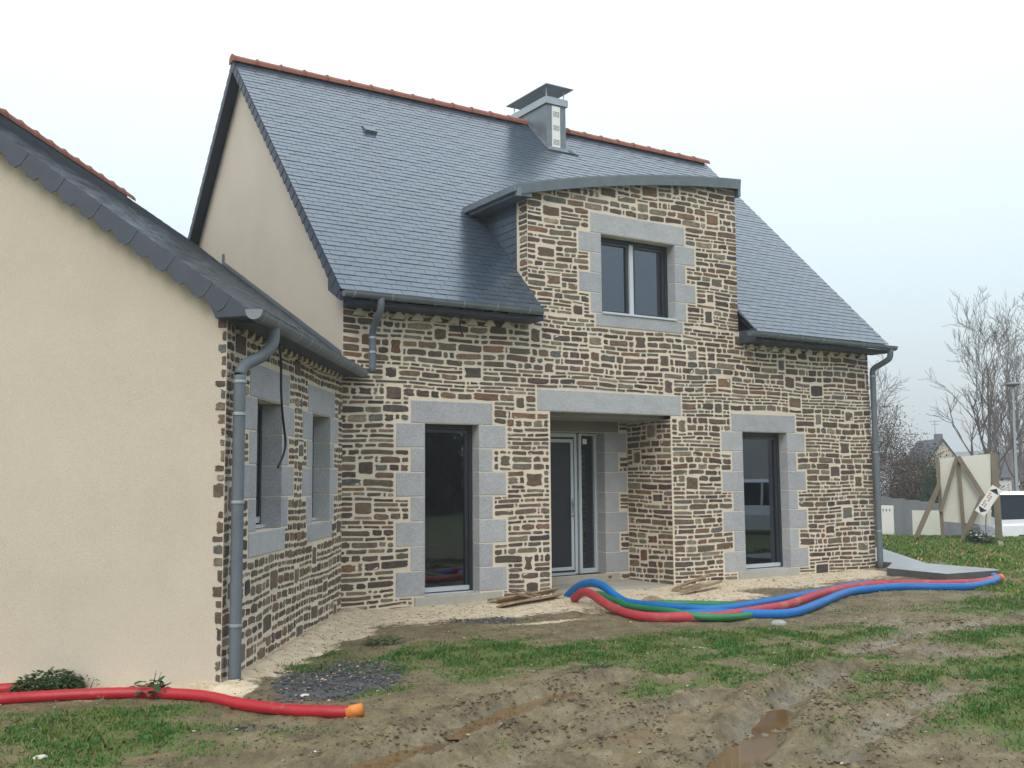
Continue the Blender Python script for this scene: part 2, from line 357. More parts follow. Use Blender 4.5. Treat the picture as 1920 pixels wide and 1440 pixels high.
def lay_stones(fr,parent,u0,u1,z0,z1,excl,bot=None,top=None,big=1.5,seed=1,edges=(True,True),wmin=.10,wmax=.42,pitch=(.058,.092),wamp=1.0,proud=None):
    r=rng; sd=seed*11.3
    def wob(u,z): return wamp*(.010*math.sin(u*1.9+z*3.1+sd)+.006*math.sin(u*4.7-z*2.3+sd*2))
    g=.018; ex=[(a-g*.9,b+g*.9,c-g*.8,d+g*.8) for a,b,c,d in excl]
    area=(u1-u0)*(z1-z0); bigs=[]
    for _ in range(int(area*big*6)):
        if len(bigs)>=area*big: break
        bw=r.uniform(.13,.30);bh=r.uniform(.11,.19) if bw>.16 else r.uniform(.12,.2)
        a=r.uniform(u0,u1-bw);c=r.uniform(z0,z1-bh);q=(a,a+bw,c,c+bh)
        if top and (q[3]>min(top(q[0]),top(q[1]))-.05): continue
        if bot and (q[2]<max(bot(q[0]),bot(q[1]))+.05): continue
        if any(q[0]<e[1]+.08 and q[1]>e[0]-.08 and q[2]<e[3]+.03 and q[3]>e[2]-.03 for e in ex+[(b[0]-.12,b[1]+.12,b[2]-.06,b[3]+.06) for b in bigs]): continue
        if q[0]<u0+.08 or q[1]>u1-.08: continue
        bigs.append(q)
    for q in bigs: emit_stone(fr,parent,q[0],q[1],q[2],q[3],wob,proud=proud)
    ex+= [(a-g,b+g,c-g,d+g) for a,b,c,d in bigs]
    z=z0
    while z<z1-.02:
        h=r.choice([r.uniform(*pitch),r.uniform(*pitch),r.uniform(.048,.06),r.uniform(.088,.115)])
        za,zb=z,min(z+h,z1); z=zb
        br={u0,u1}
        ov=[e for e in ex if e[2]<zb and e[3]>za and e[1]>u0 and e[0]<u1]
        for e in ov: br|={min(max(e[0],u0),u1),min(max(e[1],u0),u1)}
        br=sorted(br); runs=[]
        for a,b in zip(br,br[1:]):
            if b-a<1e-4: continue
            m=(a+b)/2; lo,hi=za,zb
            for e in ov:
                if e[0]<m<e[1]:
                    if e[2]<=lo+.012: lo=max(lo,e[3])
                    elif e[3]>=hi-.012: hi=min(hi,e[2])
                    else:
                        if e[2]-lo>hi-e[3]: hi=e[2]
                        else: lo=e[3]
            if hi-lo<.026: runs.append((a,b,None)); continue
            if runs and runs[-1][2]==(lo,hi) : runs[-1]=(runs[-1][0],b,(lo,hi))
            else: runs.append((a,b,(lo,hi)))
        for a,b,rg in runs:
            if rg is None: continue
            lo,hi=rg; u=a; hh=hi-lo
            first=True
            while u<b-.03:
                w_=r.uniform(wmin,wmax)*(1.0 if hh>.05 else 1.1)
                if r.random()<.13: w_=r.uniform(.05,.10)
                if b-(u+w_)<.07: w_=b-u
                uu,vv=u,min(u+w_,b); l2,h2=lo+.006,hi-.008
                if hh>.06 and r.random()<.35: l2+=r.uniform(0,.012)
                if hh>.06 and r.random()<.35: h2-=r.uniform(0,.014)
                if top: h2=min(h2,min(top(uu),top(vv))-.004)
                if bot: l2=max(l2,max(bot(uu),bot(vv))+.004)
                eL=abs(uu-u0)<1e-4 and edges[0]; eR=abs(vv-u1)<1e-4 and edges[1]
                emit_stone(fr,parent,uu+(0 if eL else .008),vv-(0 if eR else .009),l2,h2,wob,eL,eR,proud)
                u+=w_
# ---------------------------------------------------------------- facade
OPEN={'w1':(1.136,1.940,.0,2.2),'w2':(6.781,7.79,.0,2.2),'up':(4.025,5.443,3.857,5.035),'porch':(3.087,5.29,-.4,2.413)}
def topF(u):
    if 2.74<=u<=6.76: return arc(u)-.03
    return 3.80
V,F=cells(FA,0,9.896,[OPEN[k] for k in OPEN],lambda u:-.4,topF,.2,extra=(2.74,2.7401,6.76,6.7601))
front=mk('front_wall',V,F,M['mortar'],HOUSE)
# blocks of granite: (x0,x1,z0,z1)
def jamb(o,nrow,h,wl,nl,wr,nr):
    B=[]
    for i in range(nrow):
        zt=o[3]-i*h; wide=i%2==0
        B.append((wl if wide else nl,o[0],zt-h,zt,'l')); B.append((o[1],wr if wide else nr,zt-h,zt,'r'))
    return B
BL={'w1':jamb(OPEN['w1'],7,.31,.725,.93,2.36,2.15),'w2':jamb(OPEN['w2'],7,.31,6.324,6.541,8.21,8.0),'up':jamb(OPEN['up'],4,.294,3.615,3.818,5.857,5.66)}
LT={'w1':(.93,2.154,2.2,2.495),'w2':(6.542,7.995,2.2,2.486),'up':(3.826,5.652,5.035,5.34)}
SL={'w1':(.983,1.965,-.15,.02),'w2':(6.615,7.97,-.15,.03),'up':(3.91,5.58,3.667,3.857)}
PL=(2.874,5.503,2.413,2.718)
def block(fr,parent,name,a,b,z0,z1,n0,n1,m='granite',gap=.006,bev=.006,label=None):
    mb=MB(); g=gap
    a+=g;b-=g;z0+=g;z1-=g
    # bevelled front
    pts=[(a,z0),(b,z0),(b,z1),(a,z1)];ins=[(a+bev,z0+bev),(b-bev,z0+bev),(b-bev,z1-bev),(a+bev,z1-bev)]
    V=[fr(u,n0,z) for u,z in pts]+[fr(u,n1-bev*.6,z) for u,z in pts]+[fr(u,n1,z) for u,z in ins]
    F=[(3,2,1,0)]+[(i,(i+1)%4,4+(i+1)%4,4+i) for i in range(4)]+[(4+i,4+(i+1)%4,8+(i+1)%4,8+i) for i in range(4)]+[(8,9,10,11)]
    mb.add(V,F); return mb.build(name,M[m],parent,label=label)
def reveal(fr,o,dep,back=.0):
    """mortar backing inside the opening, slightly behind the blocks"""
    a,b,z0,z1=o; e=-.004; mb=MB()
    P=lambda u,n,z: fr(u,n,z)
    for (u,sg) in ((a,-1),(b,1)):
        u2=u+sg*.004
        mb.add([P(u2,0,z0),P(u2,-dep,z0),P(u2,-dep,z1),P(u2,0,z1)],[(0,1,2,3)])
    mb.add([P(a-.01,-.0,z1+.004),P(b+.01,-.0,z1+.004),P(b+.01,-dep,z1+.004),P(a-.01,-dep,z1+.004)],[(0,1,2,3)])
    mb.add([P(a-.01,-.0,z0-.004),P(b+.01,-.0,z0-.004),P(b+.01,-dep,z0-.004),P(a-.01,-dep,z0-.004)],[(0,1,2,3)])
    return mb
def window(fr,o,dep,kind,z_room=None,room_d=2.6,label=None,pw=None):
    a,b,z0,z1=o; mb=MB(); t=.055; y0=-dep; y1=-dep-.07
    zb=z0+.0
    mb.box((a-.02,y1,zb),(a+t,y0,z1),fr=fr); mb.box((b-t,y1,zb),(b+.02,y0,z1),fr=fr)
    mb.box((a+t,y1,z1-t),(b-t,y0,z1),fr=fr)
    if kind=='french':
        mb.box((a+t,y1,zb),(b-t,y0,zb+.035),fr=fr)
        s=.05  # sash
        mb.box((a+t+.008,y1+.01,zb+.05),(a+t+s,y0-.012,z1-t-.008),fr=fr); mb.box((b-t-s,y1+.01,zb+.05),(b-t-.008,y0-.012,z1-t-.008),fr=fr)
        mb.box((a+t+s,y1+.01,z1-t-s),(b-t-s,y0-.012,z1-t-.008),fr=fr)
    else:
        mb.box((a+t,y1,zb),(b-t,y0,zb+.04),fr=fr)
        c=(a+b)/2-.02
        for (p,q) in ((a+t,c-.035),(c+.045,b-t)):
            s=.045
            mb.box((p+.004,y1+.01,zb+.045),(p+s,y0-.012,z1-t-.006),fr=fr); mb.box((q-s,y1+.01,zb+.045),(q-.004,y0-.012,z1-t-.006),fr=fr)
            mb.box((p+s,y1+.01,z1-t-s),(q-s,y0-.012,z1-t-.006),fr=fr); mb.box((p+s,y1+.01,zb+.045),(q-s,y0-.012,zb+.09),fr=fr)
    w_=mb.build('window',M['anthracite'],HOUSE,label=label)
    if kind=='french':
        g=MB(); yy=-dep-.04
        g.add([fr(a+t+.03,yy,zb+.09),fr(b-t-.03,yy,zb+.09),fr(b-t-.03,yy,z1-t-.03),fr(a+t+.03,yy,z1-t-.03)],[(0,1,2,3)]); g.build('pane',M['glass'],w_)
        k=MB(); k.box((a+t+.004,y0-.03,zb+.048),(b-t-.004,y0+.004,zb+.105),fr=fr); k.build('bottom_rail',M['sill_pale'],w_)
        k=MB(); k.box((a+.004,y0-.02,zb+.004),(b-.004,y0+.045,zb+.034),fr=fr); k.build('threshold',M['sill_pale'],w_)
    else:
        for (p,q) in ((a+t+.03,c-.06),(c+.07,b-t-.03)):
            g=MB(); yy=-dep-.04; g.add([fr(p,yy,zb+.07),fr(q,yy,zb+.07),fr(q,yy,z1-t-.03),fr(p,yy,z1-t-.03)],[(0,1,2,3)]); g.build('pane',M['glass'],w_)
        k=MB(); k.box((c-.030,y1,zb+.045),(c+.040,y0+.012,z1-t-.004),fr=fr); k.build('mullion',M['alu'],w_)
        k=MB(); k.box((a-.0,y0-.02,zb+.0),(b-.0,.03,zb+.030),fr=fr); k.build('sill_flashing',M['alu'],w_)
    return w_
def room(fr,o,dep,rd=2.8,z0=None,z1=None,ea=.8,eb=.8,name='room_interior'):
    a,b=o[0]-ea,o[1]+eb; z0=o[2]-.02 if z0 is None else z0; z1=o[3]+.25 if z1 is None else z1; n0=-dep-.075;n1=-dep-rd
    mb=MB(); P=fr
    mb.add([P(a,n0,z0),P(b,n0,z0),P(b,n1,z0),P(a,n1,z0),P(a,n0,z1),P(b,n0,z1),P(b,n1,z1),P(a,n1,z1)],[(0,1,2,3),(7,6,5,4),(1,5,6,2),(2,6,7,3),(3,7,4,0)])
    # inner face of the front wall round the opening
    V,F=cells(fr,a,b,[(o[0],o[1],o[2],o[3])],lambda u:z0,lambda u:z1,9,n=n0)
    mb.add(V,F); return mb.build(name,M['plaster'],HOUSE)
REV=.17
wins={}
wins['w1']=window(FA,OPEN['w1'],REV,'french',label='tall glazed door nearest the wing, dark glass'); wins['w2']=window(FA,OPEN['w2'],REV,'french',label='tall glazed door near the right corner downpipe'); wins['up']=window(FA,OPEN['up'],REV,'casement',label='two-light dormer window with pale mullion')
for k in ('w1','w2','up'):
    reveal(FA,OPEN[k],REV+.07).build('reveal_mortar',M['mortar'],wins[k])
    room(FA,OPEN[k],REV,ea=.3 if k!='up' else .6,eb=.35)
    for (a,b,z0,z1,sd) in BL[k]:
        if sd=='l': block(FA,wins[k],'quoin_block',a,b+.006,z0,z1,-REV,.006)
        else: block(FA,wins[k],'quoin_block',a-.006,b,z0,z1,-REV,.006)
    l=LT[k]; block(FA,wins[k],'lintel',l[0],l[1],l[2],l[3],-REV,.007)
    s=SL[k]; block(FA,wins[k],'sill',s[0],s[1],s[2],s[3],-REV,.022 if k!='up' else .010,m='granite_rough' if k!='up' else 'granite')
block(FA,HOUSE,'plinth_block',1.975,2.29,-.25,.02,-.1,.009,m='granite_rough')
plint=block(FA,HOUSE,'porch_lintel',PL[0],PL[1],PL[2],PL[3],-.22,.008)
ex=[OPEN[k] for k in OPEN]+[LT[k] for k in LT]+[SL[k] for k in SL]+[PL,(1.975,2.29,-.3,.02)]
for k in BL: ex+=[b[:4] for b in BL[k]]
lay_stones(FA,front,0,9.896,-.22,3.79,ex,seed=1,big=1.15)
lay_stones(FA,front,2.74,6.76,3.79,6.3,ex,top=lambda u:arc(u)-.06,seed=2,big=1.1)
# dormer return
botR=lambda u:zs(.27-u); topR=lambda u:5.40
V,F=cells(DR,0,.27,[],botR,topR,.09); ret=mk('dormer_return_wall',V,F,M['mortar'],HOUSE)
z=4.14
while z<5.34:
    h=rng.choice([.06,.07,.075,.085,.11]); us=max(.045,.27-((z-EZ)/KM+EY))+rng.uniform(.0,.03)
    emit_stone(DR,ret,us,.269,z+.007,z+h-.009,lambda u,z:0,False,True)
    z+=h
# ---------------------------------------------------------------- porch
V,F=cells(PS,0,1.023,[],lambda u:-.3,lambda u:2.36,.3); pside=mk('porch_side_wall',V,F,M['mortar'],HOUSE)
lay_stones(PS,pside,0.0,1.023,-.15,2.34,[],big=1.8,seed=6)
DO=(3.40,4.83,.03,2.19)
V,F=cells(PB,3.0,5.29,[DO],lambda u:-.3,lambda u:2.45,.4); pback=mk('porch_back_wall',V,F,M['mortar'],HOUSE)
ex=[DO,(3.0,5.10,2.19,2.5)]
dl=[]
for i in range(7):
    zt=2.19-i*.3075; q=(4.83,5.268 if i%2==0 else 5.10,zt-.3075,zt); dl.append(q); ex.append(q)
lay_stones(PB,pback,4.84,5.288,-.12,2.36,ex,big=0,seed=8,wmin=.12,wmax=.2)
mb=MB(); mb.box((3.0,-.02,2.196),(5.10,.008,2.44),fr=PB); mb.build('door_header',M['header'],pback)
mb=MB(); mb.add([PB(DO[0],0,.03),PB(DO[0],-.3,.03),PB(DO[0],-.3,2.19),PB(DO[0],0,2.19)],[(0,1,2,3)]); mb.add([PB(DO[1]+.004,0,.03),PB(DO[1]+.004,-.3,.03),PB(DO[1]+.004,-.3,2.19),PB(DO[1]+.004,0,2.19)],[(3,2,1,0)])
mb.add([PB(3.0,0,2.194),PB(4.84,0,2.194),PB(4.84,-.3,2.194),PB(3.0,-.3,2.194)],[(0,1,2,3)]); mb.build('door_reveal',M['mortar'],pback)
# left pier, ceiling and floor of the porch
mb=MB(); mb.box((2.98,-1.05,-.3),(3.083,-.004,2.37),fr=FA); mb.box((2.95,-1.05,2.36),(5.35,-.225,2.42),fr=FA); mb.build('porch_ceiling',M['plaster'],HOUSE)
mb=MB(); mb.box((5.294,-.3,2.345),(5.5,-.05,2.36),fr=FA)
mb=MB(); mb.add([(3.09,.0,-.088),(5.29,.0,-.088),(5.29,1.02,-.088),(3.09,1.02,-.088),(3.2,-.28,-.094),(4.95,-.36,-.094)],[(0,1,2,3),(4,5,1,0)]); mb.box((3.09,-.06,-.12),(5.10,.008,.024),fr=PB); mb.build('porch_step',M['cement'],HOUSE)
# door set
mb=MB(); y=-.23
fb=lambda a,b,z0,z1,n0,n1,mm: MB().box((a,n0,z0),(b,n1,z1),fr=PB)
door=fb(3.46,4.40,.06,2.12,y-.06,y+.0,None).build('door',M['door'],HOUSE,label='dark navy front door leaf recessed in the porch')
f=MB(); f.box((4.405,y-.07,.03),(4.452,y+.012,2.18),fr=PB); f.box((4.482,y-.07,.03),(4.528,y+.03,2.18),fr=PB); f.box((4.798,y-.07,.03),(4.826,y+.012,2.18),fr=PB)
f.box((3.40,y-.07,2.125),(4.405,y+.012,2.185),fr=PB); f.box((3.40,y-.07,.02),(4.405,y+.012,.058),fr=PB); f.box((4.528,y-.05,.03),(4.798,y+.012,.10),fr=PB); f.box((4.528,y-.05,2.15),(4.798,y+.008,2.18),fr=PB)
f.build('frame',M['alu'],door)
f=MB(); f.box((4.452,y-.07,.03),(4.482,y-.02,2.18),fr=PB); f.build('gap_strip',M['black'],door)  # black strip filling the gap between frame and mullion
f=MB()
z0,z1,a,b=.09,2.09,3.5,4.385; n=y+.003
for q in ([(a,z1),(b,z1),(b-.05,z1-.05),(a,z1-.05)],[(b,z1),(b,z0),(b-.05,z0+.05),(b-.05,z1-.05)],[(a,z0),(a,z0+.05),(b-.05,z0+.05),(b,z0)]):
    V=[PB(u,n,z) for u,z in q]+[PB(u,n+.008,z) for u,z in q]; f.add(V,[(4,5,6,7),(0,1,5,4),(1,2,6,5),(2,3,7,6),(3,0,4,7)])
f.build('moulding',M['alu'],door)
f=MB(); f.box((4.355,y+.012,.96),(4.372,y+.02,1.18),fr=PB); f.tube([PB(4.363,y+.015,1.12),PB(4.363,y+.055,1.12),PB(4.30,y+.06,1.12)],.009,6); f.tube([PB(4.35,y+.02,.90),PB(4.36,y+.06,.93),PB(4.36,y+.06,1.06),PB(4.35,y+.02,1.09)],.010,6)
f.build('handle',M['zinc_pale'],door)
f=MB(); f.add([PB(4.52,y-.03,.08),PB(4.80,y-.03,.08),PB(4.80,y-.03,2.16),PB(4.52,y-.03,2.16)],[(0,1,2,3)]); f.build('side_light',M['glass'],door)
f=MB(); f.box((4.60,y-.028,2.02),(4.68,y-.026,2.10),fr=PB); f.build('sticker',M['white_plain'],door)
room(PB,(4.5,4.83,.02,2.19),.25,rd=3,ea=1.3,eb=.2)
for q in dl: block(PB,door,'quoin_block',q[0]-.004,q[1],q[2],q[3],-.2,.006)
# ---------------------------------------------------------------- wing walls
WO={'A':(-3.486,-2.682,1.045,2.206),'B':(-1.485,-.647,1.03,2.206)}
V,F=cells(WG,-L_,0,[WO['A'],WO['B']],lambda u:-.4,lambda u:2.95,.3); wwall=mk('wing_wall',V,F,M['mortar'],HOUSE)
wl={'A':(-3.705,-2.43,2.206,2.508),'B':(-1.69,-.42,2.206,2.505)}
ws={'A':(-3.69,-2.555,.83,1.045),'B':(-1.66,-.54,.84,1.03)}
wj={'A':jamb(WO['A'],4,.29,-3.88,-3.70,-2.24,-2.45),'B':jamb(WO['B'],4,.294,-1.90,-1.72,-.23,-.44)}
ex=[WO['A'],WO['B']]+list(wl.values())+list(ws.values())
WR=.19
for k in WO:
    lb={'A':'wing window nearer the gable end, deep granite reveal','B':'wing window nearer the inner corner, deep granite reveal'}[k]
    w_=window(WG,WO[k],WR,'french',label=lb); room(WG,WO[k],WR,rd=2.2,ea=.3,eb=.3)
    reveal(WG,WO[k],WR+.07).build('reveal_mortar',M['mortar'],w_)
    for (a,b,z0,z1,sd) in wj[k]:
        ex.append((a,b,z0,z1))
        if sd=='l': block(WG,w_,'quoin_block',a,b+.006,z0,z1,-WR,.006)
        else: block(WG,w_,'quoin_block',a-.006,b,z0,z1,-WR,.006)
    block(WG,w_,'lintel',*wl[k],-WR,.007); block(WG,w_,'sill',*ws[k],-WR,.012)
lay_stones(WG,wwall,-L_,0,-.2,2.94,ex,seed=11,big=2.2,wmin=.08,wmax=.24,edges=(True,False),pitch=(.06,.10))
def topG(u): return zw(u)-.05 if u>-4.65 else zw(-9.3-u)-.05
V,F=cells(GW,-9.3,0,[],lambda u:-.4,topG,.5,extra=(-4.65,)); wgab=mk('wing_gable_wall',V,F,M['render'],HOUSE)
z=-.16
while z<2.7:
    h=rng.choice([rng.uniform(.07,.10),rng.uniform(.09,.13)]); wd=rng.uniform(.035,.095)
    if rng.random()<.93: emit_stone(GW,wgab,-wd,-.002,z+.008,z+h-.012,lambda u,z:0,False,True,proud=.006)
    z+=h
# main gables, back wall
def topM(u):
    y=-u; return zs(y)-.05 if y<4 else zs(8-y)-.05
V,F=cells(GM,-8.0,0,[],lambda u:-.4,topM,.5,extra=(-4.0,)); mk('gable_wall',V,F,M['render'],HOUSE)
GR=Fr((9.896,0,0),(0,1,0),(1,0,0))
V,F=cells(GR,0,8.0,[],lambda u:-.4,lambda u:topM(-u),.5,extra=(4.0,)); mk('gable_wall',V,F,M['render'],HOUSE,label='right hand gable wall')
V,F=cells(Fr((9.896,8.0,0),(-1,0,0),(0,1,0)),0,9.896,[],lambda u:-.4,lambda u:3.75,2); mk('rear_wall',V,F,M['render'],HOUSE)
V,F=cells(Fr((6.76,0,0),(0,1,0),(1,0,0)),0,2.6,[],lambda u:zs(u)-.1,lambda u:max(6.16,zs(u)-.1),.5); mk('dormer_side_wall',V,F,M['slate_flat'],HOUSE)
# ---------------------------------------------------------------- roofs
SLATES=[]
def slab(P0,PU,PT,PN,parent,col,score):
    """one slate: origin lower-left, PU width vector, PT up-slope vector, PN normal"""
    o,u,t,n=map(np.array,(P0,PU,PT,PN))
    th=.006; lo=n*.0095; hi=n*.002
    V=[o+lo,o+u+lo,o+u+t+hi,o+t+hi,o+lo-n*.009,o+u+lo-n*.009]
    V+= [o+u+t-n*.003,o+t-n*.003]
    F=[(0,1,2,3),(4,5,1,0),(5,6,2,1),(4,0,3,7)]
    SLATES.append((score,parent,V,F,col))
def slate_col():
    k=rng.uniform(.86,1.16); b=rng.uniform(-.006,.006); return (.046*k+b*.5,.059*k,.078*k-b)
def lay_slates(O,U,T,Nn,u0,u1,tmax,inside,parent,ex=.11,w_=.22,jit=1):
    O,U,T,Nn=map(lambda a:np.array(a,float),(O,U,T,Nn)); row=0;t=0
    while t<tmax-.02:
        off=(row%2)*w_*.5+rng.uniform(-.008,.008); k=math.floor(u0/w_)-1
        L=min(ex+.05,tmax-t)
        while True:
            a=k*w_+off; b=a+w_; k+=1
            if a>=u1: break
            if b<=u0: continue
            a2,b2=max(a,u0),min(b,u1)
            if b2-a2<.03: continue
            r=inside(a2,b2,t,t+ex)
            if r is None: continue
            a2,b2=r
            if b2-a2<.03: continue
            dz=rng.uniform(-.003,.003)
            o=O+U*(a2+.002)+T*(t+rng.uniform(-.004,.004))+Nn*rng.uniform(0,.003)
            p=O+U*((a2+b2)/2)+T*t; v=CAM-p; d=np.linalg.norm(v)
            slab(o,U*(b2-a2-.005),T*L,Nn,parent,slate_col(),(b2-a2)*ex*max(0,float(v@Nn))/d**3)
        t+=ex; row+=1
ca=1/math.hypot(1,KM); sa=KM*ca
TM=np.array([0,ca,sa]); NM=np.array([0,-sa,ca]); OM=np.array([0,EY,EZ]); RY=4.0; TL=(RY-EY)/ca
XL,XR=-.19,9.99
DXL,DXR=2.70,6.80
def t_dorm(x): return ((arc(x)-.02-EZ)/KM)/ca
def deck_bot(x): return t_dorm(x)-.12 if 2.745<x<6.775 else 0
SLF=Fr(OM,(1,0,0),NM)
V=[];F=[]
xs=sorted({XL,XR,2.744,2.7451,6.775,6.7751}|{round(2.745+i*.2,3) for i in range(1,20)})
for a,b in zip(xs,xs[1:]):
    i=len(V)
    for x,t in ((a,deck_bot(a)),(b,deck_bot(b)),(b,TL),(a,TL)): V.append(tuple(OM+np.array([x,0,0])+TM*t))
    F.append((i,i+1,i+2,i+3))
nb=len(V)
OB=np.array([0,2*RY-EY,EZ]); 
V+=[(XL,OB[1],EZ),(XR,OB[1],EZ),(XR,RY,zs(RY)),(XL,RY,zs(RY))]; F.append((nb+1,nb,nb+3,nb+2))
# undersides
k=.05
i=len(V); V+=[(XL,EY,EZ-k),(2.744,EY,EZ-k),(2.744,-.0,EZ-k+.3),(XL,-.0,EZ-k+.3),(6.775,EY,EZ-k),(XR,EY,EZ-k),(XR,0,EZ-k+.3),(6.775,0,EZ-k+.3)]
F+=[(i,i+1,i+2,i+3),(i+4,i+5,i+6,i+7)]
roof=mk('roof',V,F,M['slate_flat'],HOUSE)
CHX=(5.47,5.90); CHY=3.41
def insM(a,b,t0,t1):
    # chimney
    y=EY+t1*ca
    if y>CHY-.02:
        if a<CHX[1]+.02 and b>CHX[0]-.02:
            if a<CHX[0]-.03: b=min(b,CHX[0]-.01)
            elif b>CHX[1]+.03: a=max(a,CHX[1]+.01)
            else: return None
    if b>2.745 and a<6.775:
        if t0<min(t_dorm(max(a,2.75)),t_dorm(min(b,6.77)))-.02:
            if a<2.70: b=2.742
            elif b>6.82: a=6.778
            else: return None
    return a,b
lay_slates(OM,(1,0,0),TM,NM,XL,XR,TL,insM,roof,ex=.106,w_=.21)
# verge slates of the main left gable, front and back rake
vg=MB()
for side in (0,1):
    t=0
    while t<TL-.05:
        if side==0: P=lambda tt,h,x:tuple(OM+np.array([x,0,0])+TM*tt+NM*h)
        else: P=lambda tt,h,x:(x,2*RY-(OM+TM*tt+NM*h)[1],(OM+TM*tt+NM*h)[2])
        a,b=t,t+.235
        V=[P(a,.012,-.205),P(b,.006,-.198),P(b,-.115,-.198),P(a+.02,-.135,-.207),P(a,.012,-.195),P(b,.006,-.188),P(b,-.115,-.188),P(a+.02,-.135,-.197)]
        MB().add(V,[(0,1,2,3),(7,6,5,4),(0,3,7,4),(2,1,5,6),(3,2,6,7)]).build('verge_slate',M['slate_flat'],roof)
        t+=.2
# bottom closing board at left eave
mb=MB(); mb.add([(-.2,-.36,3.72),(0.02,-.36,3.72),(0.02,-.36,3.62),(-.2,-.36,3.62)],[(0,1,2,3)]); mb.add([(-.2,-.36,3.62),(-.2,-.36,3.76),(-.2,-.0,4.06),(-.2,-.0,3.80)],[(0,1,2,3)]); mb.build('eave_board',M['slate_flat'],roof); MB().box((6.775,-.37,3.60),(6.79,.0,3.80)).build('eave_board',M['slate_flat'],roof); MB().box((2.728,-.37,3.60),(2.742,.0,3.80)).build('eave_board',M['slate_flat'],roof)
# ridge tiles
def ridge(P,Dr,n,ln,rad,parent,up=(0,0,1)):
    Dr=Vector(Dr).normalized(); sd=Dr.cross(Vector(up)).normalized(); 
    for i in range(n):
        o=Vector(P)+Dr*ln*i; V=[];F=[]; N_=7
        prof=[(0,1.16),(.05,1.16),(.055,1.0),(1.05,.93)]
        for (f,k) in prof:
            for j in range(N_):
                a=math.pi*(-.08+1.16*j/(N_-1)); 
                V.append(o+Dr*ln*f+sd*math.cos(a)*rad*k+Vector((0,0,1))*(math.sin(a)*rad*k*.9-.045))
            for j in range(N_): pass
        for r in range(len(prof)-1):
            for j in range(N_-1): F.append((r*N_+j,r*N_+j+1,(r+1)*N_+j+1,(r+1)*N_+j))
        F.append(tuple(range(N_)))
        mk('ridge_tile',[tuple(v+Vector((0,0,rng.uniform(-.004,.004)))*0) for v in V],F,M['terracotta'],parent)
ridge((-.22,RY,zs(RY)+.035),(1,0,0),14,.4,.105,roof)
ridge((5.92,RY,zs(RY)+.035),(1,0,0),10,.41,.105,roof)
# vent slate
mb=MB(); o=OM+np.array([1.55,0,0])+TM*4.48
V=[]
for (u,t,h) in ((0,0,.055),(.20,0,.055),(.20,.22,.02),(0,.22,.02),(0,0,.01),(.2,0,.01)): V.append(tuple(o+np.array([u,0,0])+TM*t+NM*h))
mb.add(V,[(0,1,2,3),(4,5,1,0),(5,2,1),(4,0,3)]); mb.build('roof_vent',M['zinc_dark'],roof)
# ---------------------------------------------------------------- dormer roof
def slabstrip(xs,zf,y0,y1f,th,mat_,name,parent=HOUSE):
    V=[];F=[]
    for x in xs: V+=[(x,y0,zf(x)),(x,y1f(x),zf(x)),(x,y0,zf(x)-th),(x,y1f(x),zf(x)-th)]
    for i in range(len(xs)-1):
        a=4*i;b=a+4; F+=[(a,b,b+1,a+1),(a+2,a+3,b+3,b+2),(a,a+2,b+2,b)]
    F+=[(0,1,3,2),(4*len(xs)-4,4*len(xs)-2,4*len(xs)-1,4*len(xs)-3)]
    return mk(name,V,F,mat_,parent)
xs=[2.50+i*(6.78-2.50)/20 for i in range(21)]
yi=lambda x:(arc(x)+.004-EZ)/KM+EY+.03
dorm=slabstrip(xs,lambda x:arc(x)+.004,-.098,yi,.05,M['zinc_dark'],'dormer_roof')
# fascia
V=[];F=[]
for x in xs:
    z=arc(x); V+=[(x,-.118,z+.012),(x,-.118,z-.140),(x,-.10,z+.012),(x,-.10,z-.140),(x,-.135,z+.016),(x,-.135,z-.006)]
n=len(xs)
for i in range(n-1):
    a=6*i;b=a+6; F+=[(a+5,a+1,b+1,b+5),(a+1,a+3,b+3,b+1),(a+4,a+5,b+5,b+4),(a+4,b+4,b+2,a+2)]
F+=[(0,1,3,2),(6*n-6,6*n-4,6*n-3,6*n-5),(4,5,1,3,2),]
fas=mk('dormer_fascia',V,F,M['zinc'],dorm)
mb=MB()
for i in range(22):
    x=2.66+i*.19; z=arc(x)-(.040 if i%2 else .105)
    mb.tube([(x,-.117,z),(x,-.124,z)],.009,6)
mb.build('fascia_nails',M['zinc_dark'],dorm,kind='stuff')
# left eave of the dormer with small gutter
mb=MB(); z=5.50
mb.box((2.46,-.12,z-.085),(2.53,1.32,z+.005)); mb.box((2.49,-.13,z-.15),(2.56,-.08,z+.01)); mb.build('dormer_gutter',M['zinc'],dorm)
mb=MB(); mb.box((2.52,-.09,z-.13),(2.76,1.22,z-.055)); mb.build('dormer_soffit',M['zinc_dark'],dorm)
mb=MB(); mb.box((6.77,-.07,5.98),(6.83,2.0,6.17)); mb.build('dormer_gutter',M['zinc_dark'],dorm)
# slate cheek
V,F=cells(Fr((2.752,1.5,0),(0,-1,0),(-1,0,0)),0,1.23,[],lambda u:zs(1.5-u)-.05,lambda u:max(5.42,zs(1.5-u)-.05),.2); cheek=mk('dormer_cheek',V,F,M['slate_flat'],dorm)
